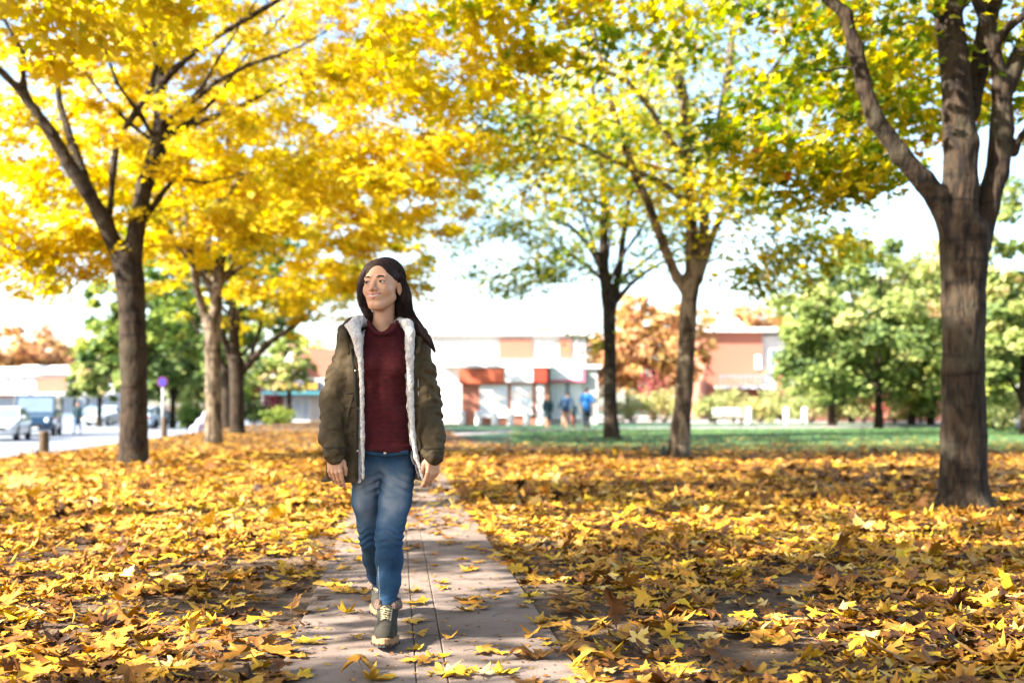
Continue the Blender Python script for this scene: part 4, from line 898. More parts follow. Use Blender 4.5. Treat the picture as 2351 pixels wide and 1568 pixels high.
# jeans
jf = Field((BX-.24, BY-.32, .10), (BX+.24, BY+.55, .90), .0045)
jf.ell((BX, BY+.015, .86), (.150, .105, .15), 0)
HL, HR = B(846, 1080, BY+.02), B(914, 1080, BY+.005)
jf.chain([(HL, .080), (B(842, 1150, BY+.045), .066), (B(848, 1205, BY+.08), .053), (KNL, .050), (W(856, 1282, 5.48), .047), (W(864, 1318, 5.60), .042), (ANL+np.array((0, -.01, .03)), .034)], .022)
jf.chain([(HR, .083), (B(907, 1150, BY-.045), .073), (B(898, 1200, BY-.09), .062), (KNR, .060), (W(894, 1285, 5.13), .060), (W(893, 1335, 5.10), .050), (ANR+np.array((0, 0, .02)), .040)], .022)
jf.ell((BX, BY, 1.10), (.9, .9, .235), .0, 's')
ii = np.argwhere(np.abs(jf.F) < .03); xx, yy, zz = jf.ax[0][ii[:, 0]], jf.ax[1][ii[:, 1]], jf.ax[2][ii[:, 2]]
lf_ = xx > B(878, 1, BY)[0]; kz = np.where(lf_, KNR[2]-.0, KNL[2]+.0)
kn = np.exp(-((zz-kz)/.055)**2); tilt = np.where(lf_, 1, -1)*(xx-np.where(lf_, KNR[0], KNL[0]))
w_ = kn*.0042*np.sin((zz+.22*tilt)*205+2.2*np.sin(xx*60))*sstep(.7+.6*wav(xx, yy, zz, 30, 17))+.0025*np.exp(-((zz-.70)/.06)**2)*np.sin((zz+.5*tilt)*170)+.0018*np.exp(-((zz-.22)/.03)**2)*np.sin((zz-.3*tilt)*230+1)+.0012*wav(xx, yy, zz, 35, 13)
jf.F[tuple(ii.T)] += w_.astype(np.float32)
V, F = jf.mesh(); jeans = mk('jeans', V, F, mDENIM, wo, world=True, smooth=True)
mSTITCH = M('stitch', (.45, .40, .30))
P = [B(869, 1240, KNR[1]-.035), W(868, 1285, 5.095), W(870, 1335, 5.06), W(873, 1380, 5.03)]
sm = MB()
for t in np.linspace(0, 3, 40)[:-1]:
    a_ = np.array([np.interp(t, range(4), np.array(P)[:, i]) for i in range(3)]); b2 = np.array([np.interp(t+.045, range(4), np.array(P)[:, i]) for i in range(3)]); sm.tube([a_, b2], .0016, 4)
sm.build('stitching', mSTITCH, jeans, world=True)
MB().tube([B(838, 1038, BY-.095), B(885, 1044, BY-.105), B(938, 1038, BY-.095)], [.010]*3, 8).build('waistband', mDENIM, jeans, world=True, smooth=True)
MB().lathe([(.007, 0), (.0075, .004), (.004, .006)], B(884, 1040, BY-.118), 12, 1).build('button', mMETAL, jeans, world=True, smooth=True)
# boots
def boot(an, heel, toe, label):
    g = Field(np.minimum(np.minimum(an, heel), toe)-.09, np.maximum(np.maximum(an, heel), toe)+.12, .0034)
    ft = toe-heel; ft /= np.linalg.norm(ft); upv = np.array((0, 0, 1.))-ft*ft[2]; upv /= np.linalg.norm(upv); sd = np.cross(ft, upv)
    ln = np.linalg.norm(toe-heel)
    g.cap(heel+ft*.045+upv*.055, heel*.5+toe*.5+upv*.050, .042, .044, .02)
    g.cap(heel*.5+toe*.5+upv*.048, toe-ft*.040+upv*.040, .046, .040, .02)
    g.cap(heel+ft*.050+upv*.06, an+np.array((0, 0, .02)), .043, .046, .02)
    g.cap(heel*.45+toe*.55+upv*.055, an+np.array((0, -.02, .01)), .036, .034, .02)
    pl = heel-upv*0.; 
    ii = np.argwhere(g.F < .05); P_ = np.stack([g.ax[i][ii[:, i]] for i in range(3)], 1)
    dd = ((P_-heel)@upv)-.024; g.F[tuple(ii.T)] = np.maximum(g.F[tuple(ii.T)], -dd)+.0012*wav(P_[:, 0], P_[:, 1], P_[:, 2], 60, 2)
    V, F = g.mesh(); bo = mk('boot', V, F, mBOOT, wo, world=True, smooth=True)
    def ring_(off, w): 
        o = []
        for a in np.linspace(0, 2*math.pi, 28, endpoint=False):
            l = .5*ln*(1.0+.02)*math.cos(a); wd_ = (.050+.007*math.cos(a)-.006*math.cos(a*2))*math.sin(a)*1.0
            o.append((heel+toe)/2+ft*l*w+sd*wd_*w+upv*(off+ (.010 if a is None else 0)))
        return o
    V = ring_(.0, .97)+ring_(.006, 1.03)+ring_(.026, 1.04)+ring_(.030, .98); n = 28
    F = [(j*n+i, j*n+(i+1) % n, (j+1)*n+(i+1) % n, (j+1)*n+i) for j in range(3) for i in range(n)]+[tuple(range(3*n, 4*n)), tuple(range(n))[::-1]]
    so_ = mk('sole', V, F, mSOLE, bo, world=True)
    V = ring_(-.009, .95)+ring_(.0, .95); F = [(i, (i+1) % n, n+(i+1) % n, n+i) for i in range(n)]+[tuple(range(n, 2*n)), tuple(range(n))[::-1]]
    m = MB(); m.add(V, F)
    for k in range(0, n):     # lugs around the edge
        c = np.array(ring_(.004, 1.045)[k]); 
        if k % 2 == 0: m.tube([c-upv*.010, c+upv*.004], .003, 5)
    m.build('tread', mTREAD, bo, world=True)
    # fur cuff, laces, eyelets
    c = an+np.array((0, 0, .045)); fu = Field(c-.09, c+.09, .0036)
    for a in np.linspace(0, 2*math.pi, 22, endpoint=False):
        q0 = c+np.array((.048*math.cos(a), .050*math.sin(a)+.004, .006*math.sin(a*2))); q1 = c+np.array((.052*math.cos(a), .054*math.sin(a)+.004, -.016))
        if math.sin(a) > -.82: fu.cap(q0, q1, .013, .012, .008)
    ii = np.argwhere(np.abs(fu.F) < .015); xx, yy, zz = [fu.ax[i][ii[:, i]] for i in range(3)]
    fu.F[tuple(ii.T)] += (.003*wav(xx, yy, zz, 160, 8)).astype(np.float32); V, F = fu.mesh(); mk('fur_cuff', V, F, mFUR, bo, world=True, smooth=True)
    m = MB(); e = MB(); nlev = 6
    top = an+np.array((0, -.058, .03)); bot = heel*.38+toe*.62+upv*.098
    PL, PR = [], []
    for k in range(nlev):
        t = k/(nlev-1); p = top*(1-t)+bot*t+np.array((0, -.004, 0))*math.sin(t*3.14)*2; w = .024-.004*t
        PL.append(p-np.array((w, 0, 0))); PR.append(p+np.array((w, 0, 0)))
    for k in range(nlev-1):
        for A_, B_ in ((PL[k], PR[k+1]), (PR[k], PL[k+1])): m.tube([A_, (A_+B_)/2+np.array((0, -.008, .003)), B_], .0026, 5)
    for p in PL+PR: e.lathe([(.0045, -.002), (.0045, .002)], p, 8, 1)
    m.tube([PL[0], PL[0]+np.array((.020, -.018, .012)), PL[0]+np.array((.034, -.014, -.008)), PL[0]+np.array((.012, -.022, -.020))], .0024, 5)
    m.tube([PR[0], PR[0]+np.array((-.018, -.018, .014)), PR[0]+np.array((-.036, -.014, -.002)), PR[0]+np.array((-.010, -.022, -.024))], .0024, 5)
    m.build('lace', mLACE, bo, world=True, smooth=True); e.build('eyelet', mMETAL, bo, world=True)
boot(ANR+np.array((0, .01, -.035)), W(888, 1462, 5.07)*np.array((1, 1, 0))+np.array((0, 0, .020)), W(883, 1462, 4.79)*np.array((1, 1, 0))+np.array((0, 0, .052)), '')
boot(ANL+np.array((0, .0, -.015)), ANL+np.array((0, .055, -.085)), np.array((ANL[0]+.030, ANL[1]-.17, .030)), '')
print('woman done')
# ---------------------------------------------------------------- background trees and shrubs
def bgtree(u, vtop, y, r, mat, label, seed, cat='tree', group='trees beyond the park', tm=.5, zlow=None, n=3200, size=.34, name='broadleaf_tree', bark=None):
    top = W(u, vtop, y); x, zt_ = top[0], top[2]; g = float(gh(x, y)); zl = g+(zlow if zlow is not None else 1.6)
    zc = (zt_+zl)/2; rz = (zt_-zl)/2
    wd_ = [[(np.array((x, y, g-.1)), .26), (np.array((x, y, g+.5)), .2), (np.array((x, y, zl+rz*.5)), .16)]]+spread((x, y), zl+.1, r*.75, zc+rz*.7, 5, .1, seed)
    maple(name, (x, y, g), wd_, [((x, y, zc), (r, r, rz), 1.0), ((x-r*.5, y-.5, zc-rz*.45), (r*.55, r*.5, rz*.5), .25), ((x+r*.45, y, zc+rz*.1), (r*.6, r*.5, rz*.55), .25)], 110, n, mat, label, seed,
          size=size, ring=RING_LO, vox=.09, tmean=tm, tsd=.24, clump_r=(r*.17, r*.17, r*.12), group=group, cat=cat, holes=.4)
bgtree(30, 742, 150, 8, mLEAF_P, 'tall russet tree behind the far terrace at the left edge', 61, tm=.6, n=3000, size=.8)
bgtree(105, 775, 158, 7, mLEAF_P, 'second russet and green tree behind the terrace roofs', 62, tm=.35, n=2600, size=.8)
bgtree(165, 800, 165, 6, mLEAF_P, 'low pinkish brown tree right of the russet trees', 63, tm=.7, n=2000, size=.8)
bgtree(232, 755, 80, 2.3, mLEAF_PALE, 'bright lime tree just left of the largest left trunk', 64, tm=.5, size=.4, n=4200)
bgtree(335, 610, 61, 3.4, mLEAF_G, 'dark green round tree behind the big left trunk', 65, tm=.5, zlow=3.0, n=5500, size=.32)
bgtree(400, 745, 74, 4.0, mLEAF_PALE, 'mid green tree above the round parking sign', 66, tm=.3, size=.4, n=5200)
bgtree(480, 800, 84, 3.6, mLEAF_PALE, 'pale green tree seen low between the left trunks', 67, tm=.45, size=.4)
bgtree(640, 745, 100, 5, mLEAF_G, 'green tree left of the white gabled shop', 68, tm=.55, n=5200, size=.45)
bgtree(665, 790, 74, 1.7, mLEAF_PALE, 'small bright yellow green tree before the gabled shop', 69, tm=.7, zlow=2.2, n=1600, size=.3)
bgtree(1015, 745, 98, 2.4, mLEAF_P, 'small orange tree beside the left end of the white flats', 70, tm=.85, n=1600, size=.45)
bgtree(1270, 748, 118, 6, mLEAF_P, 'orange brown tree showing over the flat white roof', 71, tm=.9, n=2200, size=.6)
bgtree(1500, 672, 78, 4.0, mLEAF_P, 'tall pale orange tree behind the two slim trunks', 72, tm=.8, n=5200, size=.38)
bgtree(1440, 720, 84, 3.0, mLEAF_P, 'peach coloured tree left of the tall pale orange one', 73, tm=.95, n=2600, size=.4)
bgtree(1720, 688, 128, 10, mLEAF_P, 'wide faded pink tree behind the brick building roof', 74, tm=.75, n=3600, size=.8)
bgtree(2010, 520, 50, 4.6, mLEAF_PALE, 'large pale green tree left of the nearest trunk', 75, tm=.4, zlow=.9, n=15000, size=.24)
bgtree(1905, 650, 55, 2.8, mLEAF_PALE, 'smaller green tree overlapping the brick building', 76, tm=.35, n=6000, size=.25, zlow=1.4)
bgtree(2085, 545, 60, 4.4, mLEAF_PALE, 'taller pale green tree partly behind the large pale one', 81, tm=.5, zlow=.6, n=9000, size=.3)
bgtree(1950, 640, 66, 3.8, mLEAF_PALE, 'lime green tree filling the gap left of the large pale one', 82, tm=.6, zlow=.6, n=7000, size=.32)
bgtree(2300, 560, 58, 4.0, mLEAF_PALE, 'broad pale tree behind the right edge trees', 83, tm=.5, zlow=.5, n=8000, size=.3)
bgtree(2130, 640, 60, 3.2, mLEAF_G, 'deep green tree close behind the nearest trunk', 77, tm=.85, n=7000, size=.3, zlow=.7)
bgtree(2340, 400, 40, 3.0, mLEAF_PALE, 'yellow green tree at the right edge of the view', 78, tm=.45, n=11000, size=.22, zlow=.8)
bgtree(2262, 640, 52, 2.4, mLEAF_G, 'green tree just right of the nearest trunk', 79, tm=.9, n=6500, size=.25, zlow=.8)
bgtree(2480, 560, 48, 4, mLEAF_G, 'green tree beyond the right edge of the view', 80, tm=.6, n=3000, size=.3)
mSTEM = mTWIG
def shrub(u, y, r, h, mat, label, seed, tm=.5, n=900, size=.16):
    p = W(u, 900, y); x = p[0]; g = float(gh(x, y)); rs = np.random.RandomState(seed)
    root = empty('shrub', (x, y, g), label, 'shrub', 'shrubs along the park edge')
    C = rs.normal(size=(26, 3)); C /= np.linalg.norm(C, axis=1, keepdims=True); C *= rs.rand(26, 1)**.4; C = C*np.array((r, r*.8, h*.42))+np.array((x, y, g+h*.55)); C[:, 2] = np.maximum(C[:, 2], g+.12)
    st = []
    for c in C[::2]:
        b = np.array((x, y, g))+rs.normal(0, .08, 3)*(1, 1, 0); st.append((np.array([b, (b+c)/2+rs.normal(0, .06, 3), c]), np.array((.025, .015, .006))))
    V, F = tubes(st, 5); mk('stem', V, F, mSTEM, root, world=True)
    k = rs.randint(0, 26, n); off = rs.normal(size=(n, 3)); off /= np.linalg.norm(off, axis=1, keepdims=True); off *= rs.rand(n, 1)**.5*np.array((r*.42, r*.4, h*.26)); P = C[k]+off; P[:, 2] = np.maximum(P[:, 2], g+.04)
    V, F, fi = leaves(rs, P, rs.normal(size=(n, 3))+np.array((0, -.4, .5)), size*rs.uniform(.6, 1.3, n), RING_LO, .3)
    mk('foliage', V, F, mat, root, world=True, tint=np.clip(tm+rs.normal(0, .13, 26)[k]+rs.normal(0, .12, n), 0, 1)[fi])
    return root
mSH_Y = leafmat('leaves_lime', [(0, (.10, .15, .05)), (.4, (.28, .32, .12)), (.8, (.45, .44, .18)), (1, (.5, .4, .16))])
mSH_R = leafmat('leaves_crimson', [(0, (.15, .03, .03)), (.5, (.45, .12, .12)), (1, (.6, .3, .22))])
for i, (u, y, r, h, m, t, lab) in enumerate([
    (1452, 66, 1.2, 1.7, mSH_Y, .7, 'yellow shrub between the two slim trunks'), (1525, 68, 1.3, 1.9, mSH_Y, .85, 'golden shrub touching the left side of the pale trunk'),
    (1500, 72, 1.2, 3.0, mSH_R, .3, 'tall crimson shrub behind the golden one'),
    (1630, 66, 1.1, 1.5, mSH_Y, .5, 'lime shrub right of the pale middle trunk'), (1685, 68, 1.3, 1.9, mSH_Y, .6, 'lime shrub below the brick building corner'), (1745, 65, 1.1, 1.4, mSH_Y, .75, 'low yellow green shrub under the balcony'),
    (1800, 68, 1.4, 2.0, mSH_Y, .6, 'yellow green shrub in front of the brick pillar'), (1865, 65, 1.2, 1.6, mSH_Y, .5, 'lime shrub right of the brick pillar'), (1920, 67, 1.3, 1.9, mSH_Y, .65, 'yellowish shrub below the small green tree'),
    (1985, 64, 1.2, 1.7, mSH_Y, .5, 'lime shrub in front of the long brick wall'), (2050, 63, 1.1, 1.6, mSH_R, .7, 'pink red shrub before the brick wall'), (2112, 62, 1.2, 1.6, mLEAF_G, .5, 'olive green shrub left of the nearest trunk'),
    (2290, 46, 1.2, 1.9, mLEAF_G, .7, 'green shrub right of the nearest trunk'), (2345, 44, 1.2, 1.7, mSH_Y, .4, 'lime green shrub at the right edge'),
    (612, 76, 1.1, 2.7, mSH_R, .15, 'dark red shrub in front of the gabled shop'), (585, 74, 1.1, 1.8, mLEAF_G, .1, 'dark hedge bush right of the third left trunk'), (640, 70, 1.2, 1.1, mLEAF_G, .55, 'green spreading bush at the foot of the shopfront'),
    (430, 76, 1.1, 2.0, mLEAF_PALE, .5, 'pale bush right of the parking sign'), (505, 66, 1.0, 2.1, mLEAF_G, .15, 'dark green bush between the left trunks'), (440, 62, .7, 1.5, mLEAF_G, .3, 'small dark bush by the lilac cover')]):
    shrub(u, y, r, h, m, lab, 200+i, t)
# ---------------------------------------------------------------- buildings
mBRICK = M('brick', [(.3, (.32, .115, .075)), (.7, (.40, .165, .11))], nscale=8, detail=10, bump=.005, bscale=20)
mBRICKD = M('brick_dark', [(.3, (.14, .05, .045)), (.7, (.2, .08, .065))], nscale=8, bump=.005)
mWALL = M('white_render', (.50, .48, .46), nscale=2, detail=10); mTRIM = M('white_trim', (.80, .79, .77), nscale=3)
mROOF = M('grey_roof', (.42, .41, .42), nscale=4, bump=.01); mORANGE = M('orange_band', (.42, .10, .05), nscale=3); mRED = M('red_panel', (.45, .05, .03), nscale=3)
mDARK = M('dark_opening', (.03, .03, .035), nscale=3); mTEAL = M('teal_awning', (.03,.14,.17), nscale=4); mYEL = M('yellow_sign', (.80, .52, .04), nscale=6); mNAVY = M('sign_board', (.05, .06, .12), nscale=3)
mPINK = M('pink_sign', (.72, .15, .26), nscale=4)
def glass(name, c=(.16, .22, .28)):
    return M(name, c, nscale=1.5, rough=.12, spec=.8)
mGLASS = glass('window_glass'); mPOSTER = M('poster', [(.35, (.80, .78, .76)), (.5, (.62, .70, .78)), (.6, (.78, .60, .52)), (.7, (.82, .82, .80))], nscale=1.6, detail=2)
def bld(name, u0, u1, y, label, cat='building', group=None):
    a, b = W(u0, 929, y)[0], W(u1, 929, y)[0]; g = float(gh((a+b)/2, y))
    return empty(name, ((a+b)/2, y, g), label, cat, group), a, b, g
def zv(v, y): return W(1175, v, y)[2]
def window(e, xa, xb, za, zb, yf, pane=None, bars=1):
    m = MB(); t = .06
    m.box(xa, yf-.05, za, xa+t, yf+.02, zb).box(xb-t, yf-.05, za, xb, yf+.02, zb).box(xa+t, yf-.05, zb-t, xb-t, yf+.02, zb).box(xa+t, yf-.05, za, xb-t, yf+.02, za+t)
    for k in range(1, bars+1): x = xa+(xb-xa)*k/(bars+1); m.box(x-.03, yf-.045, za+t, x+.03, yf+.02, zb-t)
    f = m.build('window', mTRIM, e, world=True)
    MB().box(xa+t, yf-.012, za+t, xb-t, yf-.006, zb-t).build('pane', pane or mGLASS, f, world=True)
    MB().box(xa-.05, yf-.12, za-.07, xb+.05, yf-.001, za-.002).build('sill', mTRIM, f, world=True)
def X(u, y): return W(u, 929, y)[0]
# corner shop with the orange brick front
y = 60.; e, a, b, g = bld('corner_shop', 1060, 1258, y, 'single storey orange brick corner shop with poster windows'); zt_ = zv(853, y)
MB().box(a, y, g, b, y+7, zt_).build('wall', mBRICK, e, world=True)
MB().box(a-.15, y-.25, zv(881, y), X(1158, y), y-.004, zt_+.12).build('fascia', mORANGE, e, world=True, bevel=.02)
MB().box(X(1158, y)+.003, y-.22, zv(878, y), X(1224, y), y-.004, zt_+.18).build('sign_panel', mTRIM, e, world=True, bevel=.02)
MB().box(X(1224, y)+.003, y-.24, zv(878, y), X(1256, y), y-.004, zt_+.2).build('corner_sign', mRED, e, world=True, bevel=.02)
MB().box(a-.2, y-.3, zt_+.21, b+.2, y+7.2, zt_+.4).build('roof', mTRIM, e, world=True, bevel=.02)
window(e, X(1102, y), X(1165, y), zv(955, y), zv(884, y), y, mPOSTER, 1); window(e, X(1174, y), X(1222, y), zv(950, y), zv(884, y), y, mPOSTER, 1)
MB().box(X(1232, y), y-.03, g, X(1250, y), y-.004, zv(882, y)).build('door', mTRIM, e, world=True, bevel=.01)
# glazed neighbour
y = 61.; e, a, b, g = bld('glazed_shop', 1259, 1372, y, 'glazed shopfront with a white and pink sign box beside the brick shop'); zt_ = zv(846, y)
MB().box(a+.01, y, g, b, y+6, zt_).build('wall', mWALL, e, world=True)
MB().box(X(1262, y), y-.3, zv(872, y), X(1335, y), y-.004, zv(848, y)).build('sign_box', mTRIM, e, world=True, bevel=.02)
MB().box(X(1262, y), y-.31, zv(877, y), X(1335, y), y-.004, zv(872, y)-.003).build('sign_edge', mPINK, e, world=True); MB().box(X(1335, y)+.003, y-.3, zv(877, y), X(1342, y), y-.004, zv(850, y)).build('sign_end', mPINK, e, world=True)
window(e, X(1266, y), X(1296, y), g+.35, zv(880, y), y, glass('pale_glass', (.62, .66, .68)), 1); window(e, X(1310, y), X(1335, y), g+.35, zv(880, y), y, glass('pale_glass', (.62, .66, .68)), 1)
MB().box(X(1299, y), y-.06, g, X(1307, y), y-.004, zv(880, y)).build('door', mGLASS, e, world=True)
MB().box(a-.1, y-.2, zt_+.002, b+.2, y+6.1, zt_+.2).build('roof', mTRIM, e, world=True)
# two storey flats behind
y = 76.; e, a, b, g = bld('white_flats', 985, 1345, y, 'long two storey white flats with a pink brick panel above the shops'); zt_ = zv(770, y)
MB().box(a, y, g, b, y+9, zt_).build('wall', mWALL, e, world=True)
MB().box(a-.3, y-.4, zt_+.002, b+.3, y+9.3, zt_+.28).build('roof', mTRIM, e, world=True, bevel=.03)
MB().box(X(1146, y), y-.12, zv(822, y), X(1222, y), y-.004, zv(778, y)).build('brick_panel', mBRICK, e, world=True); MB().box(X(1284, y), y-.12, zv(822, y), X(1312, y), y-.004, zv(778, y)).build('brick_panel', mBRICK, e, world=True)
MB().box(X(1010, y), y-1.2, zv(842, y), X(1330, y), y-.004, zv(836, y)).build('balcony', mTRIM, e, world=True)
for uu in (1000, 1022, 1048, 1078, 1104, 1128, 1232, 1256, 1322): window(e, X(uu, y), X(uu+12, y), zv(818, y), zv(785, y), y, None, 0)
# brick building with balcony on the right
y = 86.; e, a, b, g = bld('brick_block', 1622, 1900, y, 'pink brick building with white roof slab, balcony and brick pillar')
MB().box(X(1622, y), y, g, X(1752, y), y+8, zv(763, y)).build('wall', mBRICK, e, world=True)
MB().box(X(1752, y)+.003, y+.3, g, X(1840, y), y+8, zv(770, y)).build('wall', mWALL, e, world=True)
MB().box(X(1600, y), y-.6, zv(763, y)+.002, X(1850, y), y+8.5, zv(753, y)).build('roof', mTRIM, e, world=True, bevel=.04)
MB().prism([(X(1625, y), zv(753, y)+.01), (X(1722, y), zv(753, y)+.01), (X(1700, y), zv(728, y)), (X(1650, y), zv(738, y))], 1, y+1, y+6).build('roof_box', mTRIM, e, world=True)
MB().box(X(1640, y), y-2.4, zv(893, y), X(1905, y), y-.004, zv(886, y)).build('balcony', mTRIM, e, world=True)
m = MB()
for k in range(24): xx = X(1642+k*11, y); m.box(xx, y-2.38, zv(886, y)+.002, xx+.04, y-2.34, zv(866, y))
m.box(X(1640, y), y-2.4, zv(866, y)+.002, X(1900, y), y-2.32, zv(864, y)); m.build('railing', M('railing_blue', (.25, .3, .42)), e, world=True)
MB().box(X(1765, y), y-2.9, g, X(1795, y), y-2.42, zv(822, y)).build('pillar', mBRICK, e, world=True, bevel=.02)
for uu in (1652, 1668, 1684): MB().box(X(uu, y), y-2.3, g, X(uu+7, y), y-1.9, zv(893, y)-.004).build('pillar', mBRICK, e, world=True)
for uu in (1735, ): window(e, X(uu, y), X(uu+13, y), zv(845, y), zv(815, y), y, mPOSTER, 0)
window(e, X(1770, y), X(1825, y), zv(850, y), zv(800, y), y+.3, mGLASS, 2)
# long brick garden wall with white coping
y = 72.; e, a, b, g = bld('garden_wall', 1850, 2175, y, 'long dark brick wall with white coping behind the pink shrub', 'wall')
MB().box(a, y, g, b, y+.35, zv(882, y)).build('brickwork', mBRICKD, e, world=True); MB().box(a-.05, y-.08, zv(882, y)+.002, b+.05, y+.43, zv(873, y)).build('coping', mTRIM, e, world=True)
# white gabled shop left of the woman
y = 82.; e, a, b, g = bld('gabled_shop', 600, 800, y, 'brick shop with white gabled dormer, yellow lettering and a teal awning'); zt_ = zv(868, y)
MB().box(a, y, g, b, y+8, zt_).build('wall', mWALL, e, world=True)
MB().box(X(690, y), y+.6, zt_+.002, b, y+7, zv(800, y)).build('upper_wall', mBRICK, e, world=True)
MB().prism([(X(645, y), zt_+.003), (X(692, y)-.003, zt_+.003), (X(692, y)-.003, zv(838, y)), (X(668, y), zv(805, y)), (X(645, y), zv(838, y))], 1, y-.1, y+6).build('gable', mTRIM, e, world=True)
window(e, X(661, y), X(676, y), zv(862, y), zv(835, y), y-.1, None, 0)
MB().prism([(X(600, y), zt_+.003), (X(644, y), zt_+.003), (X(644, y), zv(850, y))], 1, y+.4, y+6).build('roof', mROOF, e, world=True)
MB().box(X(604, y), y-.3, zv(896, y), X(735, y), y-.004, zv(876, y)).build('sign_board', mNAVY, e, world=True)
m = MB(); x = X(624, y); rl = random.Random(4)
while x < X(728, y):
    w = .26; z0, z1 = zv(893, y), zv(880, y); k = rl.randint(0, 3)
    m.box(x, y-.34, z0, x+.07, y-.305, z1)
    if k != 1: m.box(x+.07, y-.34, z1-.08, x+w, y-.305, z1)
    if k != 2: m.box(x+.07, y-.34, z0, x+w, y-.305, z0+.08)
    if k == 0: m.box(x+w-.07, y-.34, z0+.08, x+w, y-.305, z1-.08)
    if k == 3: m.box(x+.07, y-.34, (z0+z1)/2-.035, x+w, y-.305, (z0+z1)/2+.035)
    x += .38
m.build('lettering', mYEL, e, world=True)
MB().prism([(y-1.3, zv(903, y)-.12), (y-.004, zv(903, y)-.12), (y-.004, zv(897, y)), (y-1.3, zv(903, y)-.03)], 0, X(604, y), X(740, y)).build('awning', mTEAL, e, world=True)
window(e, X(655, y), X(712, y), g+.4, zv(912, y), y, glass('shop_glass', (.45, .52, .6)), 2)
MB().box(X(606, y), y-.05, g, X(640, y), y-.004, zv(908, y)).build('doorway', mDARK, e, world=True)
MB().box(X(641, y), y-.1, g, X(650, y), y-.004, zv(906, y)).build('pier', mBRICKD, e, world=True)
# far terrace on the left
def terrace(u0, u1, y, vt, panels, label, wins, turret=None):
    e, a, b, g = bld('terrace_house', u0, u1, y, label, 'house', 'terrace houses at the far end of the road'); zt_ = zv(vt, y)
    MB().box(a, y, g, b-.02, y+9, zt_).build('wall', mWALL, e, world=True)
    MB().prism([(y-.5, zt_+.003), (y+9.5, zt_+.003), (y+4.5, zt_+1.1)], 0, a, b-.02).build('roof', mTRIM, e, world=True)
    for (p, q, v0, v1) in panels: MB().box(X(p, y), y-.2, zv(v1, y), X(q, y), y-.004, zv(v0, y)).build('brick_panel', mBRICK, e, world=True)
    for (p, q, v0, v1) in wins: window(e, X(p, y), X(q, y), zv(v1, y), zv(v0, y), y, None, 0)
    MB().box(a+.3, y-1.5, zv(906, y), b-.3, y-.004, zv(902, y)).build('canopy', mTRIM, e, world=True)
    for k in range(3):
        xx = a+(b-a)*(k+.5)/3; MB().box(xx-.9, y-.05, g, xx+.9, y-.004, g+2.3).build('shopfront', mGLASS, e, world=True)
    if turret: MB().prism([(X(turret[0], y), zt_), (X(turret[1], y), zt_), (X(turret[1]-8, y), zv(turret[2], y)), (X(turret[0]+2, y), zv(turret[2], y))], 1, y+1, y+5).build('dormer', mTRIM, e, world=True)
terrace(-60, 82, 132, 862, [(0, 30, 895, 912)], 'white terrace house with a dormer at the far left', [(12, 24, 868, 890), (50, 60, 868, 890)], (38, 86, 838))
terrace(82, 172, 132, 858, [(84, 150, 866, 900)], 'white terrace house with a wide pink brick panel', [(154, 164, 866, 892)])
terrace(172, 262, 132, 850, [(192, 216, 856, 898)], 'white terrace house with a narrow orange brick strip', [(224, 234, 862, 890), (178, 187, 862, 890), (244, 254, 862, 890)])
